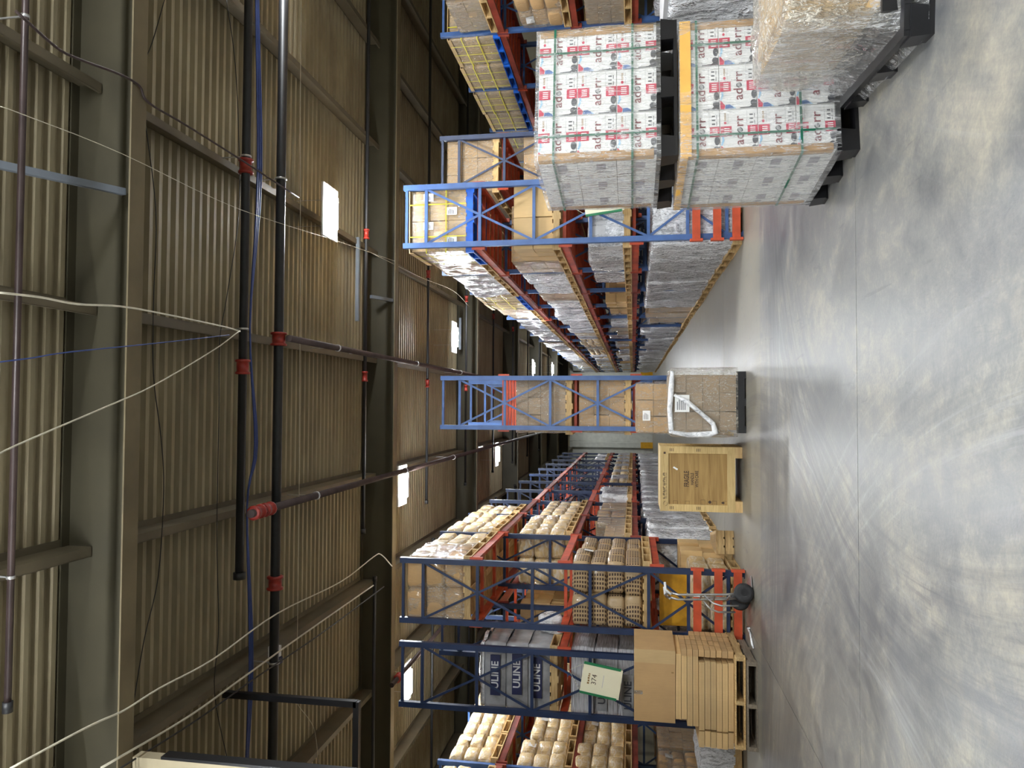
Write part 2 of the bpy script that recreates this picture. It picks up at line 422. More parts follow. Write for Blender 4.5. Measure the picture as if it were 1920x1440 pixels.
# ------------------------------------------------------------------ pallet racks
HZ = [5.0, 4.69, 3.85, 3.02, 2.17, 1.33, .77, .22]
FW = .98
def post_mesh(): 
    mb = MB(); 
    mb.box(-.035, .035, 0, .012, 0, 5.05).box(-.035, -.027, .012, .07, 0, 5.05).box(.027, .035, .012, .07, 0, 5.05).box(-.06, .06, -.02, .1, 0, .01)
    return mb
def frame_parts(mat):
    posts = MB(); 
    for x in (0, FW):
        s = 1 if x == 0 else -1
        posts.box(x-.0 if s > 0 else x-.075, x+.075 if s > 0 else x, -.04, .04, 0, 5.05)
        posts.box(x-.02 if s > 0 else x-.11, x+.11 if s > 0 else x+.02, -.07, .07, 0, .012)
    return posts
def rack(name, label, x0, side, ys, levels, mat, near=3, lower_first=None, group=None):
    """x0: aisle-side X; side: +1 body extends to +X, -1 to -X; ys: frame positions"""
    root = thing(name, label, 'rack', (x0, ys[0], 0), 0, group)
    S = side
    for k, y in enumerate(ys):
        yy = y-ys[0]
        key = ('post', mat)
        pm = cached(key, lambda: MB().box(-.04, .04, -.038, .038, 0, 5.05).box(-.06, .06, -.06, .06, 0, .012).mesh('post', [mat]))
        if k < near:
            fr_ = put('upright_frame', cached(('hz0', mat, S), lambda: MB().bar((0, 0, HZ[0]), (S*FW, 0, HZ[0]), .04, .04).mesh('upright_frame', [mat])), root, (0, yy, 0))
            put('post', pm, fr_, (S*.04, 0, 0)); put('post', pm, fr_, (S*(FW-.04), 0, 0))
            hm = cached(('hz', mat, S), lambda: MB().bar((S*.08, 0, 0), (S*(FW-.08), 0, 0), .035, .045).mesh('strut', [mat]))
            for h in HZ[1:]: put('strut', hm, fr_, (0, 0, h))
            for a, b in ((4.69, 3.02), (3.02, 1.33), (1.33, .22)):
                for q in (0, 1):
                    dm = cached(('dg', mat, S, a, q), lambda: MB().bar((S*.07, -.01+.02*q, a if q else b), (S*(FW-.07), -.01+.02*q, b if q else a), .012, .034).mesh('brace', [mat]))
                    put('brace', dm, fr_, (0, 0, 0))
        else:
            def far():
                mb = MB()
                for px in (.04, FW-.04): mb.box(S*px-.04, S*px+.04, -.038, .038, 0, 5.05)
                for h in HZ: mb.bar((S*.08, 0, h), (S*(FW-.08), 0, h), .035, .045)
                for a, b in ((4.69, 3.02), (3.02, 1.33), (1.33, .22)):
                    mb.bar((S*.07, 0, a), (S*(FW-.07), 0, b), .012, .034).bar((S*.07, .02, b), (S*(FW-.07), .02, a), .012, .034)
                return mb.mesh('upright_frame', [mat])
            put('upright_frame', cached(('farf', mat, S), far), root, (0, yy, 0))
    for k in range(len(ys)-1):
        L = ys[k+1]-ys[k]-.08; yy = ys[k]-ys[0]+.04
        lv = levels(k) if callable(levels) else levels
        for z in lv:
            def beam():
                mb = MB(); mb.box(-.028, .028, 0, L, -.11, -.0)
                mb.box(-.034, .034, -.004, .03, -.17, .03).box(-.034, .034, L-.03, L+.004, -.17, .03)
                return mb.mesh('level_beam', ['beam_red' if k % 3 else 'beam_orange'])
            bm_ = cached(('beam', round(L, 2), k % 3 == 0), beam)
            put('level_beam', bm_, root, (0, yy, z)); put('level_beam', bm_, root, (S*FW, yy, z))
            if k < 9:
                cb_ = cached(('cb', S), lambda: MB().box(min(0, S*FW)+.03, max(0, S*FW)-.03, -.03, .03, -.06, -.012).mesh('cross_bar', ['beam_orange']))
                nq = 2 if x0 < -2 else (6 if k < 4 else 4)
                for q in range(nq):
                    put('cross_bar', cb_, root, (0, yy+L*(q+.6)/(nq+.2), z))
    return root
BAY = 2.34
def bays(start, n): return [round(start+BAY*k, 3) for k in range(n+1)]
LV = [1.57, 2.62, 3.95]
ysR1 = bays(10.8, 17); ysR1b = bays(12.9, 6); ysR2 = bays(8.2, 9); ysC = bays(13.08, 12)
ysLA = bays(10.8, 11); ysLB = bays(10.8, 9); ysL2 = bays(8.4, 8)
rack('pallet_rack', 'blue and orange pallet rack lining the right side of the right aisle', 2.42, 1, ysR1, LV, 'rack_blue', 3)
rack('pallet_rack', 'blue rack standing back to back behind the right aisle rack', 3.96, 1, ysR1b, LV, 'rack_navy', 2)
rack('pallet_rack', 'farthest right rack, blue posts and orange beams, behind the carton stacks', 6.78, 1, ysR2, LV, 'rack_blue', 4)
rack('pallet_rack', 'middle rack seen end-on between the two aisles', -.43, 1, ysC, LV, 'rack_blue', 2)
rack('pallet_rack', 'left aisle rack with dark blue end frame behind the hand truck', -2.31, -1, ysLA, lambda k: [1.28, 2.62, 3.95] if k == 0 else LV, 'rack_navy', 3)
rack('pallet_rack', 'rack with the 374 sign, back to back with the left aisle rack', -3.57, -1, ysLB, lambda k: [1.28, 2.62] if k == 0 else LV, 'rack_navy', 2)
rack('pallet_rack', 'leftmost rack with bright blue posts holding carton bundles', -6.42, -1, ysL2, LV, 'rack_blue', 4)

# spare orange beams laid across the rack ends
beam_h = cached('spare', lambda: MB().box(-.52, .52, -.025, .025, -.055, .055).box(-.535, -.5, -.05, .03, -.09, .09).box(.5, .535, -.05, .03, -.09, .09).mesh('guard_beam', ['beam_orange']))
beam_l = MB().box(-.74, .74, -.025, .025, -.055, .055).box(-.755, -.72, -.05, .03, -.09, .09).box(.72, .755, -.05, .03, -.09, .09).mesh('guard_beam', ['beam_orange'])
for k, (z, wd) in enumerate(((.655, 'top'), (.365, 'middle'), (.1, 'lowest'))):
    tag(put('guard_beam', beam_h, None, (2.91, 10.71, z)), '%s of three orange guard beams across the right rack end' % wd, 'beam', 'guard beams on the right rack')
    tag(put('guard_beam', beam_l, None, (-3.03, 10.71, z)), '%s of three orange guard beams behind the hand truck' % wd, 'beam', 'guard beams on the left rack')

# ------------------------------------------------------------------ pallets and loads
PW, PD, PH = 1.02, 1.06, .13       # X, Y, height
def pallet(parent, mat='wood', near=True, loc=(0, 0, 0), w=PW, d=PD, rz=0):
    key = (mat, w, d)
    def lay():
        B = []
        for k in range(3): B.append(('stringer', -w/2, w/2, -d/2+k*(d-.05)/2, -d/2+k*(d-.05)/2+.05, .018, PH-.018))
        nb = 7
        for k in range(nb):
            x = -w/2+k*(w-.09)/(nb-1); B.append(('deck_board', x, x+.09, -d/2, d/2, PH-.018, PH))
        for k in range(3):
            x = -w/2+k*(w-.1)/2; B.append(('bottom_board', x, x+.1, -d/2, d/2, 0, .018))
        return B
    B = lay()
    if near:
        first = None; p = None
        p = put('pallet', cached(('pb',)+key, lambda: MB().box(*B[0][1:]).mesh('stringer', [mat])), parent, loc, rz)
        for k, b in enumerate(B[1:]):
            put(b[0], cached(('pb', k)+key, lambda: MB().box(*b[1:]).mesh(b[0], [mat])), p)
    else:
        def all_():
            mb = MB()
            for b in B: mb.box(*b[1:])
            return mb.mesh('pallet', [mat])
        p = put('pallet', cached(('pf',)+key, all_), parent, loc, rz)
    return p

def shell(w, d, h, seed, amp=.02, n=56, m_=20, rnd=.05, skirt=0, bulge=0.0):
    """crumpled film shell round a box, top closed"""
    mb = MB(); rings = []
    def per(t):
        P = 2*(w+d); s = (t*P) % P
        if s < w: return Vector((-w/2+s, -d/2)), Vector((0, -1))
        s -= w
        if s < d: return Vector((w/2, -d/2+s)), Vector((1, 0))
        s -= d
        if s < w: return Vector((w/2-s, d/2)), Vector((0, 1))
        s -= w
        return Vector((-w/2, d/2-s)), Vector((-1, 0))
    zs = [h*k/m_ for k in range(m_+1)]
    for z in zs:
        ring = []
        for k in range(n):
            p, nn = per(k/n)
            q = Vector((p.x, p.y, z))
            dd = amp*(noise.noise(Vector((q.x*3+seed, q.y*3, q.z*2.2)))+.8*noise.noise(Vector((q.x*9+seed, q.y*9, q.z*4+q.x*5))))
            dd += bulge*math.sin(math.pi*min(1, z/h))
            edge = min(abs(abs(p.x)-w/2), abs(abs(p.y)-d/2)) if False else 0
            r = 1-rnd*(1 if (z > h-.001) else 0)*.4
            ring.append(Vector(((p.x+nn.x*(dd+.006))*r, (p.y+nn.y*(dd+.006))*r, z)))
        rings.append(ring)
    for j, rr in enumerate((.82, .55, .2)):
        ring = []
        for k in range(n):
            p = rings[m_][k]; x, y = p.x*rr, p.y*rr
            ring.append(Vector((x, y, h+.012+amp*.9*noise.noise(Vector((x*7+seed, y*7, 3))))))
        rings.append(ring)
    for ring in rings: mb.v += ring
    for j in range(len(rings)-1):
        for k in range(n):
            mb.face([j*n+k, j*n+(k+1) % n, (j+1)*n+(k+1) % n, (j+1)*n+k], 0, True)
    mb.face([(len(rings)-1)*n+k for k in range(n)], 0, True)
    return mb
def pillow(w, d, h, seed, p=5, amp=.012, nu=20, nv=10):
    """bulging tied bundle"""
    mb = MB()
    def se(c, e): return math.copysign(abs(c)**e, c)
    e = 2/p
    for j in range(nv+1):
        ph = -math.pi/2+math.pi*j/nv
        for k in range(nu):
            a = 2*math.pi*k/nu
            q = Vector((w/2*se(math.cos(ph), e)*se(math.cos(a), e), d/2*se(math.cos(ph), e)*se(math.sin(a), e), h/2*se(math.sin(ph), e)))
            s = 1+amp/.2*noise.noise(Vector((q.x*6+seed, q.y*6, q.z*6)))
            mb.v.append(q*s+Vector((0, 0, h/2)))
    for j in range(nv):
        for k in range(nu):
            mb.face([j*nu+k, j*nu+(k+1) % nu, (j+1)*nu+(k+1) % nu, (j+1)*nu+k], 0, True)
    return mb

def cartons(parent, w, d, h, nx, ny, nz, mat, z0=PH, near=True, jit=.006, skip=0, key=0):
    cw, cd, ch = w/nx, d/ny, h/nz
    def one():
        mb = MB(); g = .004
        mb.box(-cw/2+g, cw/2-g, -cd/2+g, cd/2-g, g*.4, ch-g, 0)
        mb.box(-cw/2+g-.0006, cw/2-g+.0006, -.025, .025, ch-.06, ch-g+.0006, 1)
        return mb.mesh('carton', [mat, 'kraft_light' if mat.startswith('kraft') else mat])
    if near:
        me = cached(('ct', mat, round(cw, 3), round(cd, 3), round(ch, 3)), one)
        for i in range(nx):
            for j in range(ny):
                for k in range(nz):
                    if 0 < i < nx-1 and 0 < j < ny-1 and k < nz-1: continue
                    if skip and k == nz-1 and random.random() < skip: continue
                    put('carton', me, parent, (-w/2+cw*(i+.5)+random.uniform(-jit, jit), -d/2+cd*(j+.5)+random.uniform(-jit, jit), z0+k*ch), random.uniform(-.012, .012))
    else:
        def all_():
            mb = MB(); g = .006; rr = random.Random(key)
            for i in range(nx):
                for j in range(ny):
                    for k in range(nz):
                        if k == nz-1 and rr.random() < skip: continue
                        dx, dy = rr.uniform(-jit, jit), rr.uniform(-jit, jit)
                        mb.box(-w/2+cw*i+g+dx, -w/2+cw*(i+1)-g+dx, -d/2+cd*j+g+dy, -d/2+cd*(j+1)-g+dy, k*ch, (k+1)*ch-g)
            return mb.mesh('carton_stack', [mat])
        o = put('carton_stack', cached(('cs', mat, w, d, h, nx, ny, nz, key), all_), parent, (0, 0, z0)); o['kind'] = 'stuff'

def strap_set(parent, w, d, z0, h, mat, vx=(), hz=(), vy=()):
    e = .012; t = .016
    for x in vx:
        mb = MB().box(x-t/2, x+t/2, -d/2-e, d/2+e, z0+h, z0+h+.003).box(x-t/2, x+t/2, -d/2-e-.002, -d/2-e, z0, z0+h).box(x-t/2, x+t/2, d/2+e, d/2+e+.002, z0, z0+h)
        obj('strap', mb, mat, parent)
    for y in vy:
        mb = MB().box(-w/2-e, w/2+e, y-t/2, y+t/2, z0+h, z0+h+.003).box(-w/2-e-.002, -w/2-e, y-t/2, y+t/2, z0, z0+h).box(w/2+e, w/2+e+.002, y-t/2, y+t/2, z0, z0+h)
        obj('strap', mb, mat, parent)
    for z in hz:
        mb = MB()
        mb.box(-w/2-e, w/2+e, -d/2-e-.003, -d/2-e, z-t/2, z+t/2).box(-w/2-e, w/2+e, d/2+e, d/2+e+.003, z-t/2, z+t/2)
        mb.box(-w/2-e-.003, -w/2-e, -d/2-e, d/2+e, z-t/2, z+t/2).box(w/2+e, w/2+e+.003, -d/2-e, d/2+e, z-t/2, z+t/2)
        obj('strap', mb, mat, parent)

def paper_label(parent, x, y, z, w=.12, h=.16, rot=FACE_CAM, mat='paper'):
    mb = MB().box(-w/2, w/2, -h/2, h/2, 0, .002, 0)
    for k in range(5): mb.box(-w*.38, w*(.1+.06*((k*7) % 4)), h*(.3-k*.13), h*(.3-k*.13)+h*.05, .002, .0025, 1)
    put('label_sheet', cached(('pl', w, h, mat), lambda: mb.mesh('label_sheet', [mat, 'ink_dark'])), parent, (x, y, z), rot=rot)

ORD = ['first', 'second', 'third', 'fourth', 'fifth', 'sixth', 'seventh', 'eighth', 'ninth', 'tenth', 'eleventh', 'twelfth', 'thirteenth', 'fourteenth', 'fifteenth', 'sixteenth', 'seventeenth', 'eighteenth']
LVN = ['floor level', 'second level', 'third level', 'top level']
DESC = {'silver': 'silver film-wrapped load', 'milky': 'white film-wrapped load', 'clear': 'tan cartons under clear film', 'strapped': 'yellow-strapped tan cartons on blue pallet',
        'open': 'unwrapped tan carton stack', 'bale': 'plump tied carton bundles', 'printed': 'dark-printed carton bundles', 'small': 'few small tan cartons', 'dark': 'dark brown wrapped cartons'}
def load(kind, x, y, z, h, label, group, near=True, rz=0, seed=None, face=-1, wood_='wood', w=PW, d=PD):
    seed = seed if seed is not None else random.randint(0, 5)
    nm = {'silver': 'wrapped_load', 'milky': 'wrapped_load', 'clear': 'wrapped_carton_load', 'strapped': 'strapped_carton_load', 'open': 'carton_load', 'bale': 'bundle_load', 'printed': 'bundle_load', 'small': 'carton_load', 'dark': 'wrapped_carton_load'}[kind]
    o = thing(nm, label, 'pallet load', (x, y, z), rz, group)
    pallet(o, 'pallet_blue' if kind == 'strapped' else wood_, near, w=w, d=d)
    lw, ld = w-.06, d-.04; hh = h-PH
    if kind in ('silver', 'milky'):
        if kind == 'silver': cartons(o, lw-.03, ld-.03, hh-.02, 3, 3, max(2, round(hh/.3)), 'carton_grey', near=False, key=seed % 3, skip=.15)
        n_, m2 = (88, 34) if near else (36, 10)
        me = cached(('sh', kind, near, seed % 6, round(hh, 1)), lambda: shell(lw, ld, hh, seed*3.7, .04, n_, m2, .08).mesh('stretch_wrap', ['film_silver' if kind == 'silver' else 'film_milky']))
        put('stretch_wrap', me, o, (0, 0, PH-.02))
        if kind == 'silver' and near and seed % 2:
            pass
    elif kind in ('clear', 'dark') and not (kind == 'dark' and near):
        nz = max(2, round(hh/.26))
        cartons(o, lw-.02, ld-.02, hh-.01, 3, 3, nz, 'kraft_grey' if kind == 'clear' and seed % 2 else ('kraft_dark' if kind == 'dark' else 'kraft'), near=near, key=seed)
        me = cached(('shc', near, seed % 4, round(hh, 1)), lambda: shell(lw, ld, hh, seed*5.1, .02, 72 if near else 28, 26 if near else 8).mesh('stretch_wrap', ['film_tan']))
        put('stretch_wrap', me, o, (0, 0, PH-.02))
    elif kind == 'strapped':
        nz = max(2, round(hh/.3))
        cartons(o, lw-.02, ld-.02, hh-.02, 2, 3, nz, 'kraft_light', near=near, key=seed)
        put('stretch_wrap', cached(('shs', near, round(hh, 1)), lambda: shell(lw, ld, hh, 2.2, .012, 60 if near else 28, 20 if near else 8).mesh('stretch_wrap', ['film_clear'])), o, (0, 0, PH-.02))
        if near:
            strap_set(o, lw+.02, ld+.02, PH, hh, 'strap_yellow', (-.25, .25), (PH+hh*.35, PH+hh*.7), (-.28, .05, .34))
            obj('cap_sheet', MB().box(-lw/2-.02, lw/2+.02, -ld/2-.02, ld/2+.02, h+.0, h+.012).box(-lw/2-.02, -lw/2-.012, -ld/2-.02, ld/2+.02, h-.06, h), 'kraft_light', o)
            for q in range(4): paper_label(o, -.3+.22*q, -ld/2-.016, PH+hh*(.25+.42*(q % 2)))
        else: strap_set(o, lw+.02, ld+.02, PH, hh, 'strap_yellow', (), (PH+hh*.5,), (-.25, .25))
    elif kind == 'open':
        cartons(o, lw, ld, hh, 2, 3, max(2, round(hh/.3)), 'kraft_light', near=near, jit=.012, key=seed, skip=.15)
    elif kind == 'small':
        cartons(o, lw*.7, ld*.8, hh, 2, 2, 2, 'kraft', near=near, jit=.02, key=seed, skip=.3)
    elif kind in ('bale', 'printed', 'dark'):
        mt = {'bale': 'kraft_bundle', 'printed': 'kraft_print', 'dark': 'kraft_film'}[kind]
        if kind == 'dark': put('stretch_wrap', cached(('shd', seed % 3, round(hh, 1)), lambda: shell(lw, ld, hh, seed*5.1, .035, 96, 34, .1).mesh('stretch_wrap', ['film_tan'])), o, (0, 0, PH-.02))
        nz = max(2, round(hh/.27)); bh = hh/nz
        for i in range(2):
            for j in range(2):
                for k in range(nz):
                    sd = (i*5+j*3+k+seed) % 4
                    me = cached(('pil', kind, sd, round(bh, 2), near), lambda: pillow(lw/2*1.04, ld/2*1.02, bh*1.06, sd*9, 5, .014, 28 if near else 16, 14 if near else 8).mesh('bundle', [mt]))
                    put('bundle', me, o, ((i-.5)*lw/2+random.uniform(-.02, .02), (j-.5)*ld/2+random.uniform(-.02, .02), PH+k*bh), random.uniform(-.06, .06))
        if near and seed % 2 == 0:
            put('paper_tag', cached('ptag', lambda: MB().box(-.001, .001, -.09, .09, -.07, .07).mesh('paper_tag', ['paper'])), o, (face*(lw/2+.02), .2, h-.2), rot=(0, .15*face, .1))
    return o

def fill(rx, side, ys, plan, rname, grp, nearbays=3, lvz=LV):
    """plan(bay, level) -> list of (kind, height) for the near and far slot or None"""
    cx = rx+side*FW/2
    for b in range(len(ys)-1):
        for lv in range(4):
            items = plan(b, lv)
            if not items: continue
            z = 0 if lv == 0 else (lvz[lv-1] if not callable(lvz) else lvz(b)[lv-1])
            for s, it in enumerate(items):
                if it is None: continue
                kind, h = it[0], it[1]
                yc = ys[b]+.06+PD/2+s*(PD+.05)+random.uniform(-.01, .01)
                lab = '%s, %s %s, %s bay, %s slot' % (DESC[kind], rname, LVN[lv], ORD[b], ('near', 'far')[s])
                load(kind, cx+random.uniform(-.02, .02)-side*.04, yc, z+.002, h, lab, grp, b < nearbays, random.uniform(-.02, .02), None, -side)
def rk(*a): return random.choice(a)
def planR1(b, lv):
    if lv == 3:
        if b == 0: return [('strapped', 1.02), ('clear', .98)]
        if b == 1: return [('silver', .95), ('silver', .98)]
        if b == 2: return [('strapped', 1.0), ('strapped', 1.02)]
        return [(rk('silver', 'silver', 'clear', 'milky'), random.uniform(.85, 1.05)) for _ in range(2)]
    if lv == 2:
        if b == 0: return [('open', .72), ('clear', .95)]
        if b == 1: return [('silver', .95), ('silver', .9)]
        if b == 2: return [('clear', .95), ('milky', .9)]
        return [(rk('silver', 'silver', 'clear', 'bale'), random.uniform(.8, 1.0)) for _ in range(2)]
    if lv == 1:
        if b == 0: return [('silver', .66), ('silver', .72)]
        if b == 1: return [('milky', .7), ('small', .5)]
        if b == 2: return [('small', .5), ('open', .6)]
        if b == 3: return [('open', .55), ('small', .5)]
        return [(rk('silver', 'clear', 'open', 'milky'), random.uniform(.5, .85)) if random.random() < .85 else None for _ in range(2)]
    if b == 4: return [('clear', 1.1), ('small', .6)]
    return [(rk('silver', 'silver', 'milky') if b != 3 else 'clear', 1.3 if b < 3 else random.uniform(1.0, 1.35)) for _ in range(2)]
fill(2.42, 1, ysR1, planR1, 'right rack', 'loads in the right aisle rack', 3)
def planR1b(b, lv):
    if b > 1: return [('clear', .95), ('dark', .9)] if (lv >= 2 and b < 4) else None
    return {3: [('clear', 1.0), ('clear', .95)], 2: [('clear', .9), ('silver', .9)], 1: [('silver', .8), None]}.get(lv)
fill(3.96, 1, ysR1b, planR1b, 'back-to-back right rack', 'loads behind the right aisle rack', 1)
def planR2(b, lv):
    if lv == 3:
        return {0: [('clear', .95), ('clear', .95)], 1: [('clear', .8), ('clear', .72)], 2: [('strapped', .98), ('strapped', 1.0)], 3: [('strapped', 1.0), ('strapped', .98)], 4: [('strapped', 1.0), ('clear', .95)]}.get(b, [('strapped', .95), ('strapped', .95)])
    if lv == 2: return {1: [('dark', .9), ('dark', .9)], 2: [('clear', .6), ('clear', .8)], 3: [('clear', .7), ('open', .7)]}.get(b, [('dark', .9), ('clear', .8)])
    if lv == 1: return [('open', .85), ('clear', .8)]
    return [('silver', 1.1), ('silver', 1.2)]
fill(6.78, 1, ysR2, planR2, 'farthest right rack', 'loads in the farthest right rack', 4)
def planC(b, lv):
    if b == 0: return {0: [('milky', 1.2), ('milky', 1.2)], 1: [('clear', .95), ('clear', .9)], 2: [('clear', 1.05), ('silver', 1.0)]}.get(lv)
    if b < 4: return {0: [('silver', 1.1), ('silver', 1.1)], 1: [('clear', .85), None], 2: None if b == 1 else [('silver', .6), None]}.get(lv)
fill(-.43, 1, ysC, planC, 'middle rack', 'loads in the middle rack', 1)
def planLA(b, lv):
    if lv == 3: return {0: [('dark', 1.02), ('bale', 1.0)], 1: [('bale', 1.02), ('bale', 1.0)], 2: [('bale', .98), None]}.get(b)
    if lv == 2: return {0: None, 1: [('bale', .98), ('bale', .98)], 2: [('bale', .9), ('bale', .9)]}.get(b, [('milky', .6), None] if b > 8 else None)
    if lv == 1: return {0: [('printed', 1.15), ('printed', 1.1)], 1: [('clear', .5), ('clear', .7)], 2: [('dark', .75), ('clear', .7)], 3: [None, ('milky', .8)], 4: [('milky', .9), None]}.get(b, [('bale', .7), ('silver', .7)])
    return [None, ('open', .8)] if b == 0 else [(rk('milky', 'silver'), 1.35), (rk('milky', 'milky', 'silver'), 1.35)]
fill(-2.31, -1, ysLA, planLA, 'left aisle rack', 'loads in the left aisle rack', 3, lambda b: [1.28, 2.62, 3.95] if b == 0 else LV)
def planLB(b, lv):
    if b == 0: return {0: [('dark', .6), ('silver', .6)], 1: None}.get(lv)
    if b == 1: return {2: [('open', .95), ('open', .9)], 1: [('clear', .8), None], 0: [('silver', 1.0), ('milky', 1.1)]}.get(lv)
    if b < 5: return {1: [('milky', .7), None], 0: [('silver', 1.1), ('silver', 1.1)], 2: [None, ('bale', .8)] if b == 3 else None}.get(lv)
fill(-3.57, -1, ysLB, planLB, 'sign rack', 'loads in the rack with the 374 sign', 2)
def planL2(b, lv):
    if b > 5: return None
    if lv == 0: return [('dark', 1.1), ('clear', 1.1)]
    return [('bale', random.uniform(.92, 1.02)), ('bale', random.uniform(.85, 1.0))] if not (b == 4 and lv == 3) else [('clear', .9), ('clear', .9)]
fill(-6.42, -1, ysL2, planL2, 'leftmost rack', 'carton bundles in the leftmost rack', 5)

# ------------------------------------------------------------------ grey poly bundles of flats in the sign rack
def flats(x, y, z, wx, dy, h, label, mat, txt, tx):
    o = thing('flat_bundle_load', label, 'pallet load', (x, y, z), 0, 'grey bundles in the sign rack')
    pallet(o, 'wood', True, w=wx, d=dy)
    nb = 3
    for k in range(nb):
        b0 = PH+k*(h-PH)/nb; b1 = PH+(k+1)*(h-PH)/nb-.006
        obj('bundle', shell(wx-.04, dy-.04, b1-b0, 3.1*k+x, .014, 64, 8, .05, bulge=.012), mat, o, loc=(0, 0, b0))
    for (px, pz) in tx:
        pl = obj('printed_band', MB().box(-.3, .3, -.075, .075, -.001, .001), 'poly_grey' if txt == 'dark' else 'ink_navy', o, loc=(px, -dy/2-.028, pz), rot=FACE_CAM)
        put('lettering', cached(('uline', txt), lambda: text_mesh('ULINE', .15, 'ink_dark' if txt == 'dark' else 'carton_grey', bold=.003)), pl, (0, 0, .002))
    return o
flats(-4.05, 11.5, 2.64, .98, 1.15, 1.13, 'grey plastic-wrapped bundles with navy lettered bands above the 374 sign', 'poly_grey', 'navy', ((.02, .95), (.05, .62), (.02, .32)))
flats(-4.05, 11.5, 1.30, .98, 1.15, 1.16, 'striped silver bundles of flats behind the 374 sign', 'flats_silver', 'dark', ((-.1, .7), (-.15, .32)))
tag(obj('plastic_sheet', shell(.96, 1.1, .06, 8, .05, 60, 4), 'film_milky', None, loc=(-4.05, 11.5, 3.77)), 'loose milky plastic sheet draped over the navy-banded bundles', 'sheet')
tag(obj('plastic_bag', pillow(.3, .3, .4, 5, 3, .05, 24, 12), 'film_milky', None, loc=(-3.42, 11.6, 2.62)), 'white plastic bag stuffed between the two left racks', 'bag')
# light blue loose frame lying on top of sign rack
o = thing('spare_frame', 'pale blue spare upright frame lying above the navy-banded bundles', 'frame', (-3.75, 12.9, 3.97))
paint('frame_pale', (150, 190, 235), .4)
obj('rail', MB().bar((-.15, 0, .75), (-.15, 0, .0), .06, .06), 'frame_pale', o)
obj('strut', MB().bar((-.15, 0, .66), (.45, 0, .66), .04, .04), 'frame_pale', o)
obj('strut', MB().bar((-.15, 0, .36), (.45, 0, .36), .04, .04), 'frame_pale', o)
obj('brace', MB().bar((-.12, 0, .36), (.12, 0, .05), .04, .04), 'frame_pale', o)

# ------------------------------------------------------------------ hanging signs
def sign(x, y, z, tilt, num, label, red=False):
    o = thing('hanging_sign', label, 'sign', (x, y, z))
    o.rotation_euler = (0, tilt, 0)
    w_, h_ = .42, .56
    obj('sheet', MB().box(-w_/2, w_/2, -.004, .004, -h_/2, h_/2), 'sign_cream', o)
    for s in (-1, 1): obj('side_rail', MB().box(s*w_/2-.016, s*w_/2+.016, -.012, .012, -h_/2+.03, h_/2), 'sign_green', o)
    put('lettering', text_mesh(num, .1, 'ink_brown'), o, (.0, -.0055, .1), rot=FACE_CAM)
    obj('faint_lettering', MB().box(-.075, -.05, -.0055, -.004, .165, .195).box(-.04, -.015, -.0055, -.004, .165, .19).box(-.005, .02, -.0055, -.004, .168, .195).box(.03, .05, -.0055, -.004, .165, .192).box(.058, .075, -.0055, -.004, .165, .19), 'ink_faint', o)
    if red: obj('red_bar', MB().box(-.12, .12, -.0065, -.004, .03, .05), 'sign_red', o)
    else: obj('pencil_line', MB().box(-.09, .09, -.0055, -.004, -.03, -.022), 'carton_grey', o)
    obj('hanger_cord', MB().tube([(-w_/2+.02, 0, h_/2), (0, .15, h_/2+.2), (w_/2-.02, 0, h_/2)], .003, 5), 'cable_white', o)
sign(-3.92, 10.63, 2.0, R(9), '374', 'cream sign reading 374 with green side rails on left rack')
sign(3.02, 10.6, 1.98, R(-7), '366', 'cream sign reading 366 with red bar on right rack end', True)

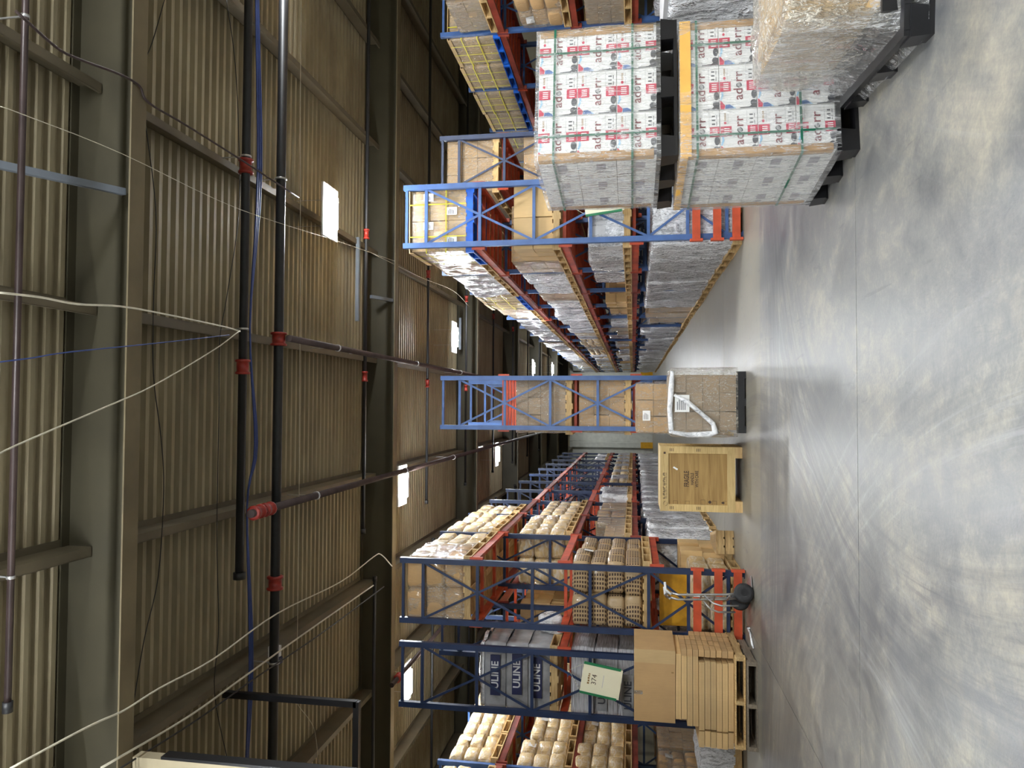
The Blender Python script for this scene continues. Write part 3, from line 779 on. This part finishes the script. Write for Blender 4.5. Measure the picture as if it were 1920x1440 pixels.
# ------------------------------------------------------------------ printed cartons on black pallets (foreground right)
def black_pallet(parent, w, d, loc=(0, 0, 0)):
    mb = MB()
    mb.box(-w/2, w/2, -d/2, d/2, .115, .15).box(-w/2, w/2, -d/2, -d/2+.12, 0, .025).box(-w/2, w/2, d/2-.12, d/2, 0, .025).box(-w/2, w/2, -.06, .06, 0, .025)
    for x in (-w/2+.075, 0, w/2-.075):
        for y in (-d/2+.07, 0, d/2-.07):
            mb.box(x-.075, x+.075, y-.07, y+.07, .02, .12, taper=-.01)
    for k in range(9): mb.box(-w/2+.03+k*(w-.1)/8.6, -w/2+.045+k*(w-.1)/8.6, -d/2-.004, -d/2, .118, .147)
    return obj('plastic_pallet', mb, 'black_plastic', parent, loc=loc)
def carton_print(cw, ch):
    """flat print of one carton front, in its own XZ plane; joined into one mesh"""
    mb = MB(); mats = ['ink_maroon', 'ink_dark', 'ink_blue', 'ink_sky', 'ink_crimson', 'paper', 'ink_faint']
    def P(u, v, e=0): return (-cw/2+u*cw, -e, v*ch)
    def rect(u0, u1, v0, v1, mi, e=.001): mb.poly([P(u0, v0, e), P(u1, v0, e), P(u1, v1, e), P(u0, v1, e)], mi)
    def ell(u, v, ru, rv, mi, e=.001, n=18, a0=0, a1=2*math.pi):
        mb.poly([P(u+ru*math.cos(a0+(a1-a0)*k/(n if a1-a0 > 6 else n-1)), v+rv*math.sin(a0+(a1-a0)*k/(n if a1-a0 > 6 else n-1)), e) for k in range(n)], mi)
    # figure print at the left edge
    mb.poly([P(.2, .995, .001), P(.2, .96, .001), P(.3, .9, .001), P(.42, .92, .001), P(.43, .965, .001), P(.32, .955, .001)], 3)
    mb.poly([P(.0, .995, .001), P(.0, .88, .001), P(.08, .86, .001), P(.19, .97, .001), P(.19, .995, .001)], 4)
    mb.poly([P(.0, .86, .001), P(.0, .62, .001), P(.05, .64, .001), P(.1, .74, .001), P(.09, .85, .001)], 2)
    mb.poly([P(.0, .62, .0012), P(.0, .56, .0012), P(.03, .6, .0012), P(.06, .66, .0012)], 3)
    ell(.31, .075, .10, .072, 1); ell(.12, .09, .07, .085, 1)
    mb.poly([P(.0, .0, .0008), P(.2, .0, .0008), P(.12, .06, .0008), P(.03, .2, .0008), P(.018, .46, .0008), P(0, .46, .0008)], 1)
    # crimson tape over top and bottom joints
    rect(.40, .63, .70, 1.0, 4, .0016); rect(.40, .63, 0, .27, 4, .0016)
    for k in range(4):
        rect(.435+.045*k, .455+.045*k, .76, .9, 5, .002); rect(.435+.045*k, .455+.045*k, .06, .2, 5, .002)
    # little box text and handling marks
    rect(.68, .94, .79, .795, 1); ell(.71, .87, .035, .035, 4)
    for k in range(5): rect(.77+.035*k, .79+.035*k, .845, .895, 6)
    rect(.62, .98, .28, .284, 1); rect(.62, .624, .05, .28, 1)
    for k in range(3): rect(.68+.09*k, .71+.09*k, .12, .21, 1); 
    for k in range(2): rect(.66+.15*k, .75+.15*k, .07, .085, 1)
    # striped globe
    cx, cy, r = .535, .475, .058
    for k in range(7):
        a0 = R(35+k*20); 
    n = 24
    ell(cx, cy, r, r*cw/ch*1.0, 1, .0012, 24)
    for k in range(4):
        o_ = -.036+.024*k
        mb.poly([P(cx+o_-.03, cy-.045, .0018), P(cx+o_-.024, cy-.05, .0018), P(cx+o_+.036, cy+.045, .0018), P(cx+o_+.028, cy+.05, .0018)], 5)
    me = mb.mesh('carton_print', mats)
    return me
def join_meshes(name, items):
    mb = MB(); mats = []
    for me, M in items:
        b = len(mb.v); mb.v += [M @ v.co for v in me.vertices]
        idx = []
        for mt in me.materials:
            if mt.name not in mats: mats.append(mt.name)
            idx.append(mats.index(mt.name))
        for p in me.polygons: mb.face([b+i for i in p.vertices], idx[p.material_index] if idx else 0)
    return mb.mesh(name, mats)
def adorr(cw, ch):
    T = Matrix.Rotation(R(90), 4, 'X')
    base = carton_print(cw, ch)
    a = text_mesh('ad', .092*cw/.34, 'ink_maroon', 'RIGHT', 1.1, .0005); b = text_mesh('rr', .092*cw/.34, 'ink_maroon', 'LEFT', 1.2, .0005)
    return join_meshes('carton_print', [(base, Matrix.Identity(4)),
        (a, Matrix.Translation((-cw/2+.47*cw, -.0014, .49*ch)) @ T), (b, Matrix.Translation((-cw/2+.60*cw, -.0014, .49*ch)) @ T)])
def printed_stack(label, loc, rz, rows, ch, z0, strapx, straps_z):
    W, D = 1.04, .94; cw, cd = W/3, D/3
    o = thing('printed_carton_load', label, 'pallet load', loc, rz, 'wrapped white carton pallets')
    black_pallet(o, W+.03, D+.03, (0, 0, z0-.15))
    box_me = MB().box(-cw/2+.003, cw/2-.003, -cd/2+.003, cd/2-.003, .001, ch-.003).mesh('carton', ['carton_white'])
    pr = adorr(cw-.01, ch-.006)
    for i in range(3):
        for j in range(3):
            for k in range(rows):
                if i == 1 and j == 1 and k < rows-1: continue
                c = put('carton', box_me, o, (-W/2+cw*(i+.5), -D/2+cd*(j+.5), z0+k*ch))
                if j == 0: put('carton_print', pr, c, (0, -cd/2+.0025, 0))
                if i == 0: put('carton_mark', cached('cmk', lambda: MB().poly([(0, -.05, .06), (0, .05, .06), (0, .05, .13), (0, -.05, .13)][::-1]).poly([(0, .07, .08), (0, .1, .08), (0, .1, .13), (0, .07, .13)][::-1]).mesh('carton_mark', ['mark_pale'])), c, (-cw/2+.0024, 0, .02))
    H = rows*ch
    for sx in (-1, 1):
        for sy in (-1, 1):
            mb = MB(); x, y = sx*(W/2+.004), sy*(D/2+.004)
            mb.box(min(x, x-sx*.055), max(x, x-sx*.055), min(y, y-sy*.004), max(y, y-sy*.004), z0+.02, z0+H-.01)
            mb.box(min(x, x-sx*.004), max(x, x-sx*.004), min(y, y-sy*.055), max(y, y-sy*.055), z0+.02, z0+H-.01)
            obj('edge_board', mb, 'edge_board', o)
    strap_set(o, W, D, z0-.03, H+.03, 'strap_green', strapx, [z0+H*s for s in straps_z])
    sh = shell(W+.03, D+.03, H+.05, 4.4+rows, .010, 120, 44, .0)
    obj('stretch_wrap', sh, 'film_front', o, loc=(0, 0, z0-.03))
    return o
rzA = R(7)
ca = math.cos(rzA); sa = math.sin(rzA)
def corner(cx, cy, W=1.04, D=.94):    # centre from near-left corner
    return (cx+ca*W/2-sa*D/2, cy+sa*W/2+ca*D/2, 0)
pl_ = corner(1.80, 5.34)
o = printed_stack('lower white printed carton pallet, green straps, standing on concrete', pl_, rzA, 4, .262, .15, (-.37, .34), (.22, .9))
obj('cap_sheet', MB().box(-.53, .53, -.485, .485, 1.2, 1.212).box(-.53, .53, -.492, -.485, 1.135, 1.212).box(-.537, -.53, -.485, .485, 1.16, 1.212), 'cap_sheet', o)
printed_stack('upper white printed carton pallet stacked on another, green straps', corner(1.83, 5.36), rzA, 3, .293, 1.38, (-.34, .33), (.2, .86))
nb_ = corner(2.98, 5.5)
load('silver', nb_[0]+.1, nb_[1]+.05, 0, 1.34, 'grey film-wrapped load right of the white printed cartons', 'wrapped white carton pallets', True, rzA, 2)

# front wrapped tan load on black pallet
o = thing('wrapped_furniture_load', 'large tan load bulging under glossy film on black plastic pallet, nearest', 'pallet load', (2.62, 4.6, 0), R(-5))
black_pallet(o, 1.24, 1.2)
obj('tan_block', MB().box(-.42, .6, -.5, .42, .16, .70).box(-.36, .6, -.44, .36, .7, .73), 'kraft_light', o)
obj('foam_pad', MB().box(-.46, .62, -.54, .46, .15, .24), 'black_plastic', o)
obj('inner_wrap', shell(1.06, .98, .58, 3.3, .045, 140, 40, .12, bulge=.02), 'film_heavy', o, loc=(.06, -.03, .17))
# flared skirt of film from the load down to the pallet edge
mb = MB(); n_ = 120; prof = [(0.0, .03), (.12, .10), (.26, .28), (.3, .5), (.28, .74)]
for q, (ins, z) in enumerate(prof):
    w_, d_ = 1.24-ins*.75, 1.2-ins*.75
    for k in range(n_):
        t_ = k/n_*4; s_ = int(t_); f_ = t_-s_
        p = [(-1+2*f_, -1), (1, -1+2*f_), (1-2*f_, 1), (-1, 1-2*f_)][s_]
        am = .012*noise.noise(Vector((p[0]*6, p[1]*6, z*5)))
        mb.v.append(Vector((p[0]*(w_/2+am), p[1]*(d_/2+am), z)))
for q in range(len(prof)-1):
    for k in range(n_): mb.face([q*n_+k, q*n_+(k+1) % n_, (q+1)*n_+(k+1) % n_, (q+1)*n_+k], 0, True)
obj('stretch_wrap', mb, 'film_front', o)

# ------------------------------------------------------------------ cartons in front of the middle rack
o = load('clear', .07, 11.05, 0, 1.05, 'film-wrapped tan cartons with paper sheet in front of middle rack', 'carton pallets before the middle rack', True, 0, 1, w=.86, d=1.0, wood_='black_plastic')
paper_label(o, -.02, -.52, .87, .24, .2)
mb = MB()
for k in range(8):
    z = .98-.07*k
    pass
obj('film_twist', MB().tube([(.43, -.5, 1.0), (.2, -.54, 1.02), (-.1, -.53, 1.04), (-.42, -.52, 1.02), (-.46, -.52, .8), (-.45, -.53, .5), (-.42, -.54, .42), (-.3, -.54, .45), (-.15, -.55, .62), (0, -.55, .8), (.1, -.54, .98)], [.03, .04, .035, .04, .035, .045, .05, .035, .03, .035, .02], 9), 'film_milky', o)
o = load('clear', -.02, 12.35, 0, 1.52, 'taller tan carton load with small label behind wrapped cartons', 'carton pallets before the middle rack', True, 0, 2, w=.86, d=1.0)
paper_label(o, -.12, -.52, 1.34, .16, .12)

# ------------------------------------------------------------------ wooden crate
o = thing('wooden_crate', 'pale plywood crate stencilled FRAGILE HANDLE WITH CARE on the floor', 'crate', (-1.045, 10.93, 0))
W, H0, H1, D = .94, .1, 1.14, .9
obj('side_panel', MB().box(-W/2+.02, W/2-.02, .03, D-.02, H0+.01, H1-.02), 'crate_ply', o)
obj('front_panel', MB().box(-W/2+.02, W/2-.02, .018, .03, H0+.01, H1-.02), 'crate_ply', o)
for nm, b in (('corner_post', (-W/2, -W/2+.1, H0, H1-.1)), ('corner_post', (W/2-.1, W/2, H0, H1-.1)), ('top_rail', (-W/2, W/2, H1-.1, H1)), ('bottom_rail', (-W/2, W/2, H0, H0+.11))):
    k = .001 if 'rail' in nm else 0
    obj(nm, MB().box(b[0], b[1], -.004-k, .018, b[2], b[3]), 'crate_wood', o)
for y in (0.02, .42, .8): obj('side_batten', MB().box(W/2-.02, W/2, y, y+.09, H0, H1), 'crate_wood', o)
obj('side_rail', MB().box(W/2-.02, W/2+.001, .02, D, H0, H0+.1).box(W/2-.02, W/2+.001, .02, D, H1-.1, H1), 'crate_wood', o)
obj('lid', MB().box(-W/2-.005, W/2+.005, -.008, D, H1, H1+.018), 'crate_wood', o)
for x in (-W/2+.04, W/2-.12): obj('skid', MB().box(x-.04, x+.12, 0, D, 0, H0), 'wood', o)
for t_, s_, x, z in (('FRAGILE', .1, .0, .78), ('HANDLE', .062, .0, .70), ('WITH CARE', .062, .0, .635)):
    put('stencil', text_mesh(t_, s_, 'ink_brown', stretch=.72 if s_ < .07 else .62, bold=.0016), o, (x, .0165, z), rot=FACE_CAM)
mb = MB()      # worn brand stencil, too blurred to read: a row of letter-like marks over a fine line
for k in range(8):
    x = -.29+.048*k
    mb.box(x, x+.011, -.006, -.004, 1.085, 1.12).box(x+.012, x+.034, -.006, -.004, 1.085+.026*(k % 2), 1.094+.026*(k % 2))
    if k % 3: mb.box(x+.026, x+.036, -.006, -.004, 1.085, 1.12)
    mb.box(x, x+.04, -.006, -.004, 1.066, 1.071)
obj('worn_stencil', mb, 'ink_brown', o)
mb = MB()
for a in range(2):
    pts = [(-.36+.035*math.cos(t/6*math.pi+a*math.pi), -.006, 1.085+.028*math.sin(t/6*math.pi+a*math.pi)) for t in range(5)]
    for p, q in zip(pts[:-1], pts[1:]): mb.bar(p, q, .012, .004)
mb.box(.36, .39, -.0058, -.004, 1.08, 1.11)
for (x, z) in ((-.42, 1.0), (-.42, .62), (.42, 1.0), (.42, .62)):
    for k in range(3): mb.box(x-.022, x+.022, -.0055, -.004, z-.03+k*.022, z-.022+k*.022)
for (x, z) in ((-.36, .95), (-.36, .78), (-.34, .56), (-.35, .4), (-.35, .24)):
    mb.box(x-.03, x+.04, .0168, .0178, z-.04, z-.037).box(x-.03, x+.04, .0168, .0178, z+.02, z+.023).box(x-.03, x-.027, .0168, .0178, z-.04, z+.02).box(x+.037, x+.04, .0168, .0178, z-.04, z+.02)
obj('handling_marks', mb, 'ink_brown', o)
obj('wood_knot', MB().poly([(-.33+.022*math.cos(a), .0165, .455+.022*math.sin(a)) for a in [k*math.pi/6 for k in range(12)]]).poly([(-.335+.016*math.cos(a), .0165, .27+.022*math.sin(a)) for a in [k*math.pi/6 for k in range(12)]]), 'ink_brown', o)
obj('sticker', MB().box(-.035, .035, -.001, .001, -.012, .012), 'paper', o, loc=(.15, .016, .94), rot=(0, R(-60), 0))

# ------------------------------------------------------------------ flat cartons on two pallets, big carton on top
FX, FY = -3.78, 10.28
o = thing('pallet', 'weathered grey wooden pallet flat on the floor under a newer pallet', 'pallet', (FX, FY, 0), R(1.5), 'pallets under the flat cartons')
for ch_ in [pallet(o, 'wood_old', True, w=1.2, d=1.1, rz=R(90))]: pass
o = thing('pallet', 'newer pale wooden pallet carrying the pile of flat cartons', 'pallet', (FX+.02, FY+.02, .14), 0, 'pallets under the flat cartons')
pallet(o, 'wood', True, w=1.1, d=1.16, rz=R(90))
z = .275
fm = {}
for k in range(10):
    top = k >= 8
    wd = 1.02 if k < 6 else (.92 if k < 8 else .84)
    nxb = 2 if k < 6 else 1
    t_ = .073
    ox = (-.04 if k < 6 else .0)+random.uniform(-.008, .008)+(.02 if top else 0)
    me = cached(('flat', wd), lambda: MB().box(-wd/2, wd/2, -.4, .4, .002, .069).box(-wd/2+.02, wd/2-.02, -.402, .402, .034, .037, 1).mesh('flat_carton', ['kraft_light', 'kraft']))
    if k < 6:
        w1 = .86
        me = cached(('flat', w1), lambda: MB().box(-w1/2, w1/2, -.45, .45, .002, .069).box(-w1/2+.01, w1/2-.01, -.452, .452, .034, .037, 1).mesh('flat_carton', ['kraft_light', 'kraft']))
        a = put('flat_carton', me, None, (FX+.1+ox, FY-.02+random.uniform(-.01, .01), z), random.uniform(-.01, .01))
        tag(a, 'long flat tan carton, %s layer up in the pallet pile' % ORD[k], 'carton', 'flat cartons piled on the pallet')
        me2 = cached(('flat2',), lambda: MB().box(-.1, .1, -.5, .42, .002, .069).mesh('flat_carton', ['kraft_light']))
        a = put('flat_carton', me2, None, (FX-.46+ox, FY+.05, z), random.uniform(-.01, .01))
        tag(a, 'narrow flat carton end beside long one, %s layer of pile' % ORD[k], 'carton', 'flat cartons piled on the pallet')
    else:
        a = put('flat_carton', me, None, (FX+.1+ox-(.0 if not top else -.02), FY-.01, z), random.uniform(-.01, .01))
        tag(a, 'shorter flat tan carton, %s layer up in the pallet pile' % ORD[k], 'carton', 'flat cartons piled on the pallet')
    z += t_
# stacked carton ends on the right side of the pile
zz = .275
for k in range(9):
    for q in range(4 if k < 7 else 3):
        me = cached('cend', lambda: MB().box(-.045, .045, -.09, .09, .002, .07).mesh('small_carton', ['kraft']))
        a = put('small_carton', me, None, (FX+.59, FY-.34+q*.2+random.uniform(-.01, .01), zz), 0)
        tag(a, 'small carton end in the side row of pile, %s layer, %s back' % (ORD[k], ORD[q]), 'carton', 'small cartons on the side of the pile')
    zz += .0735
o = thing('large_carton', 'large plain tan carton on top of the flat carton pile', 'carton', (FX+.14, FY-.02, z+.002), R(-2))
obj('body', MB().box(-.47, .47, -.4, .4, 0, .53), 'kraft', o)
obj('side_flap', MB().box(.30, .475, -.403, -.399, 0, .53), 'kraft_light', o)
obj('tape', MB().box(-.12, -.07, -.403, -.4, .42, .53), 'film_tan', o)
obj('stain', MB().box(.18, .2, -.402, -.4, .02, .05), 'ink_faint', o)
# wrapped dark things behind the pile
load('silver', -4.9, 11.5, 0, .62, 'low silver-wrapped load on the floor behind the carton pile', 'loads on floor by sign rack', True, .1, 3)

# ------------------------------------------------------------------ hand truck
o = thing('hand_truck', 'aluminium hand truck with black tyres by orange guard beams', 'hand truck', (-2.55, 10.12, 0), R(-62))
def T(nm, pts, r=.014, mat='steel', n=10): obj(nm, MB().tube(pts, r, n), mat, o)
for sx in (-1, 1):
    T('side_rail', [(sx*.13, .06, .1), (sx*.13, .03, .35), (sx*.13, 0, .95), (sx*.12, .02, 1.06)], .016)
    T('brace_tube', [(sx*.13, .0, .62), (sx*.17, -.1, .52), (sx*.18, -.13, .42), (sx*.18, -.12, .2)], .013)
    T('grip', [(sx*.12, .0, 1.05), (sx*.12, .06, 1.12), (sx*.12, .16, 1.13)], .017, 'housing_white')
    wl = put('wheel', cached('whl', lambda: MB().tube([(-.04, 0, 0), (-.034, 0, 0), (-.02, 0, 0), (.02, 0, 0), (.034, 0, 0), (.04, 0, 0)], [.085, .115, .127, .127, .115, .085], 28).mesh('wheel', ['rubber'])), o, (sx*.2, .04, .127))
    obj('hub', MB().tube([(-.046, 0, 0), (.046, 0, 0)], .045, 16), 'black_plastic', wl)
T('axle', [(-.2, .04, .127), (.2, .04, .127)], .012)
for z in (.3, .48, .66, .84): T('cross_tube', [(-.13, .02, z), (.13, .02, z)], .011)
T('centre_tube', [(0, .02, .2), (0, .02, .84)], .010)
T('top_loop', [(-.12, .02, 1.05), (-.1, .02, 1.1), (0, .02, 1.12), (.1, .02, 1.1), (.12, .02, 1.05)], .016)
obj('toe_plate', MB().box(-.18, .18, .07, .28, .012, .022).box(-.18, .18, .065, .08, .012, .14), 'steel', o)

# yellow board and drum-like roll under the left rack
tag(obj('yellow_board', MB().box(-.4, .4, -.012, .012, 0, .46).box(-.4, .4, -.02, -.012, .4, .46), 'yellow_board', None, loc=(-2.88, 11.35, .70), rot=(R(4), 0, 0)), 'yellow board standing under the left rack behind hand truck', 'board')
o = load('bale', -2.86, 11.7, 0, .7, 'tan bundles on floor below the yellow board', 'loads on floor by hand truck', True, 0, 1)
for k in range(3):
    o = thing('pallet', ['lowest small wooden pallet leaning row by left aisle', 'middle small wooden pallet in stack by left aisle', 'topmost small wooden pallet in stack by left aisle'][k], 'pallet', (-2.2, 12.3, .14*k), R(12), 'empty pallets by the left aisle')
    pallet(o, 'wood', True, w=.36, d=.9)
    if k == 1: break
# film scraps on the floor
tag(obj('film_scrap', MB().tube([(-2.95, 10.25, .015), (-2.98, 10.4, .02), (-3.0, 10.2, .015), (-3.08, 10.0, .02), (-3.12, 9.95, .012)], [.01, .02, .012, .016, .008], 6), 'film_milky', None), 'crumpled strip of clear film on floor beside the hand truck', 'scrap')

# ------------------------------------------------------------------ sprinkler pipes
def pipe(label, pts, r, mat, coup=(), caps=(), group='sprinkler pipes', clips=()):
    o = thing('sprinkler_pipe', label, 'pipe', pts[0], 0, group)
    p0 = Vector(pts[0]); P = [Vector(p)-p0 for p in pts]
    obj('tube', MB().tube(P, r, 12), mat, o)
    d = (P[-1]-P[0]).normalized()
    for c in coup:
        c = Vector(c)-p0
        obj('coupling', MB().tube([c-d*.09, c-d*.085, c-d*.06, c-d*.055, c+d*.055, c+d*.06, c+d*.085, c+d*.09], [r*1.3, r*1.75, r*1.75, r*1.4, r*1.4, r*1.75, r*1.75, r*1.3], 12), 'coupling_red', o)
    for c in caps:
        c = Vector(c)-p0; obj('end_cap', MB().tube([c-d*.05, c+d*.03], r*1.4, 12), 'pipe_black', o)
    for c in clips:
        c = Vector(c)-p0; obj('hanger', MB().tube([c-d*.012, c+d*.012], r*1.25, 12).bar(c+Vector((0, 0, r)), c+Vector((0, 0, 6.42-(c+p0).z)), .012, .012), 'clip_steel', o)
    return o
pipe('dark sprinkler pipe crossing nearest the camera, ending with a cap', [(-2.25, 4.83, 6.15), (11, 4.83, 6.15)], .026, 'pipe_dark', (), [(-2.25, 4.83, 6.15)], clips=[(2.97, 4.83, 6.15), (-1.3, 4.83, 6.15)])
pipe('black sprinkler pipe before the thick one, red couplings', [(-2.0, 8.02, 6.12), (11, 8.02, 6.12)], .05, 'pipe_black', [(2.85, 8.02, 6.12), (.45, 8.02, 6.12)], [(-2.0, 8.02, 6.12)], clips=[(.9, 8.02, 6.12), (2.97, 8.02, 6.12)])
pipe('thick black pipe crossing the full ceiling with red fittings', [(-11, 8.9, 6.12), (11, 8.9, 6.12)], .06, 'pipe_black', [(.86, 8.9, 6.12), (-2.3, 8.9, 6.12), (-8.9, 8.9, 6.12)], clips=[(2.97, 8.9, 6.12), (-3.32, 8.9, 6.12)])
BR = [12.05, 15.95, 19.8, 23.8, 27.8, 31.8, 35.8, 39.8]
for k, y in enumerate(BR):
    pipe('thin black branch pipe, %s beyond the thick ceiling pipe' % ORD[k], [(-2.15, y, 6.13), (11, y, 6.13)], .03, 'pipe_black', [(.5, y, 6.13), (2.98, y, 6.13)] if k < 5 else (), [(-2.15, y, 6.13)], clips=[(.9, y, 6.13)] if k < 3 else ())
    pipe('thin black branch pipe over left racks, %s beyond the thick pipe' % ORD[k], [(-11, y+.6, 6.13), (-3.1, y+.6, 6.13)], .03, 'pipe_black', (), [(-3.1, y+.6, 6.13)])
pipe('dark feeder pipe running down the right aisle ceiling', [(.87, 8.9, 5.98), (.87, 50, 5.98)], .045, 'pipe_dark', clips=[(.87, y, 5.98) for y in (10.5, 14.6, 18.5)])
pipe('dark feeder pipe running down the left aisle ceiling', [(-1.28, 8.0, 5.98), (-1.28, 50, 5.98)], .05, 'pipe_dark', [(-1.28, 8.15, 5.98), (-1.28, 8.4, 5.98)], clips=[(-1.28, y, 5.98) for y in (9.8, 13.9, 17.8)])
pipe('dark feeder pipe over the left racks', [(-5.2, 13.2, 5.98), (-5.2, 50, 5.98)], .045, 'pipe_dark', [(-5.2, 13.6, 5.98)])

# ------------------------------------------------------------------ lamps
LN = ['bright lamp above the right rack near end', 'bright lamp over the right aisle, second back', 'bright lamp over left aisle, nearest of two', 'bright lamp over left aisle, farther of two', 'bright lamp at far left above the sign rack',
      'small bright lamp behind the middle rack top', 'smallest far lamp over the right aisle', 'added lamp above the white printed cartons, out of view', 'added unseen lamp nearly above the viewer, left', 'added lamp outside view above left foreground floor', 'added lamp outside view above right foreground floor',
      'added unseen lamp behind the viewer, left', 'added unseen lamp behind the viewer, right', 'added lamp over the farthest right rack, out of view', 'added lamp by the far end wall, hidden behind middle rack',
      'added unseen lamp just behind the viewer, far left', 'added unseen lamp just behind the viewer, left', 'added unseen lamp just behind the viewer, right', 'added unseen lamp just behind the viewer, far right', 'added unseen lamp by the back wall, far left', 'added unseen lamp by the back wall, far right']
for k, (x, y) in enumerate(LAMPS):  # out-of-view lamps are additions that brighten camera-facing surfaces
    o = thing('high_bay_lamp', LN[k], 'lamp', (x, y, 6.12), 0, 'high bay lamps')
    put('lens', cached('lens', lambda: MB().box(-.24, .24, -.11, .11, -.075, 0).mesh('lens', ['lamp_lens'])), o)
    put('housing', cached('hous', lambda: MB().box(-.40, .40, -.27, .27, 0, .03).box(-.12, .12, -.06, .06, .03, .1).mesh('housing', ['housing_white'])), o)
    put('hanger', cached('hng', lambda: MB().bar((-.2, 0, .05), (-.2, 0, DECK-6.12), .006, .006).bar((.2, 0, .05), (.2, 0, DECK-6.12), .006, .006).mesh('hanger', ['clip_steel'])), o)

# ------------------------------------------------------------------ cables and conduits
CB = [
  ('white cable sagging below the nearest rafter, upper of two', 'cable_white', 0.008, [(0.79, 4.52, 6.0), (0.81, 4.87, 6.0), (0.81, 5.25, 6.0), (0.86, 5.75, 6.0), (0.87, 6.3, 6.0), (0.86, 7.41, 6.0), (0.84, 7.74, 6.0)]),
  ('taut white cord running diagonally across the ceiling', 'cable_white', 0.007, [(0.84, 7.65, 5.95), (0.58, 7.13, 5.95), (0.18, 6.17, 5.95), (-0.02, 5.55, 5.95), (-0.3, 4.64, 5.95), (-0.39, 4.42, 5.95)]),
  ('faint blue cord stretched across the rafter', 'cable_blue', 0.005, [(0.28, 4.4, 5.95), (0.34, 4.76, 5.95), (0.41, 5.12, 5.95), (0.58, 6.24, 5.95), (0.77, 7.43, 5.95)]),
  ('thin pale string across the right ceiling bay', 'cable_white', 0.003, [(2.07, 4.38, 5.9), (2.09, 4.58, 5.9), (2.16, 5.61, 5.9), (2.19, 7.52, 5.9), (2.46, 10.4, 5.9), (2.67, 12.9, 5.9)]),
  ('grey conduit bending under the rafter at upper right', 'pipe_dark', 0.012, [(2.88, 4.61, 6.02), (2.8, 4.99, 6.02), (2.82, 5.24, 6.02), (2.91, 5.71, 6.02), (2.92, 5.97, 6.02), (2.82, 6.1, 6.02), (2.83, 6.69, 6.02), (2.83, 7.83, 6.02), (2.81, 9.21, 6.02)]),
  ('pale flexible conduit across the left ceiling bays', 'cable_white', 0.01, [(-2.63, 4.69, 5.98), (-2.65, 5.31, 5.98), (-2.67, 5.6, 5.98), (-2.7, 5.9, 5.98), (-2.69, 6.38, 5.98), (-2.72, 7.28, 5.98), (-2.63, 8.7, 5.98), (-2.71, 10.75, 5.98), (-2.62, 12.16, 5.98), (-2.66, 12.56, 5.98), (-2.99, 13.16, 5.98)]),
  ('loose black cord hanging across ceiling sheets, lower right', 'cable_black', 0.005, [(4.19, 6.71, 6.3), (3.62, 6.52, 6.3), (3.15, 6.33, 6.3), (2.78, 6.44, 6.3), (1.93, 6.63, 6.3), (1.06, 6.62, 6.3), (0.31, 6.64, 6.3), (-0.34, 6.78, 6.3), (-0.88, 6.84, 6.3), (-1.74, 6.78, 6.3), (-2.32, 6.58, 6.3), (-3.02, 6.41, 6.3)]),
  ('black cord beside the second sprinkler pipe', 'cable_black', 0.005, [(4.79, 7.84, 6.3), (4.18, 8.04, 6.3), (3.37, 8.15, 6.3), (2.34, 8.19, 6.3), (1.26, 7.95, 6.3), (0.74, 7.82, 6.3), (-0.13, 7.83, 6.3), (-1.49, 7.83, 6.3), (-2.61, 7.9, 6.3), (-3.32, 7.84, 6.3), (-4.33, 8.18, 6.3)]),
  ('pale cord hung parallel to the thick pipe', 'cable_white', 0.005, [(5.91, 9.78, 6.3), (4.32, 9.8, 6.3), (2.0, 9.87, 6.3), (-0.31, 9.91, 6.3), (-1.85, 9.94, 6.3), (-4.05, 9.94, 6.3), (-4.27, 9.96, 6.3), (-4.86, 10.53, 6.3), (-5.47, 10.72, 6.3)]),
  ('pair of twisted conduits following the left beam, lower', 'cable_white', 0.012, [(-3.07, 5.62, 5.98), (-3.15, 6.82, 5.98), (-3.14, 7.83, 5.98), (-3.12, 9.31, 5.98), (-3.11, 12.17, 5.98)]),
  ('dark conduit following the left beam above the junction box', 'cable_black', 0.01, [(-3.2, 5.87, 6.0), (-3.26, 7.03, 6.0), (-3.26, 8.23, 6.0), (-3.3, 10.04, 6.0), (-3.28, 12.78, 6.0)]),
  ('white cord looped under the far right purlin', 'cable_white', 0.005, [(2.69, 12.32, 6.1), (2.79, 15.3, 6.1), (2.95, 18.17, 6.1), (2.79, 20.03, 6.1)]),
]
def smooth(pts, n=5):
    P = [Vector(p) for p in pts]; P = [2*P[0]-P[1]]+P+[2*P[-1]-P[-2]]; out = []
    for i in range(1, len(P)-2):
        for k in range(n):
            t = k/n; a, b, c, d = P[i-1:i+3]
            out.append(.5*((2*b)+(c-a)*t+(2*a-5*b+4*c-d)*t*t+(3*b-a-3*c+d)*t**3))
    return out+[P[-2]]
for lab, mt, r_, pts in CB:
    tag(obj('cable', MB().tube(smooth(pts), r_, 6), mt), lab, 'cable', 'ceiling cables')
for q in range(3):
    pts = [(11, 8.62+.05*q, 6.34), (6, 8.6+.03*q, 6.36), (3, 8.62+.05*q, 6.30), (1, 8.6, 6.36), (-.5, 8.66+.03*q, 6.3), (-1.3, 8.6, 6.36), (-3.3, 8.63+.04*q, 6.31), (-5.5, 8.6, 6.36)]
    tag(obj('cable', MB().tube(smooth(pts), .012, 6), 'cable_blue'), '%s blue cable of the bundle beside the thick pipe' % ('nearest', 'middle', 'farthest')[q], 'cable', 'blue cable bundle')
# small white junction box and exit of blue device on the left purlin
o = thing('junction_box', 'white junction box with blue bracket on the left ceiling beam', 'junction box', (-3.3, 9.25, 6.22))
obj('case', MB().box(-.07, .07, -.05, .05, 0, .14), 'housing_white', o)
obj('bracket', MB().box(-.16, -.08, -.05, .05, -.02, .1), 'ink_navy', o)
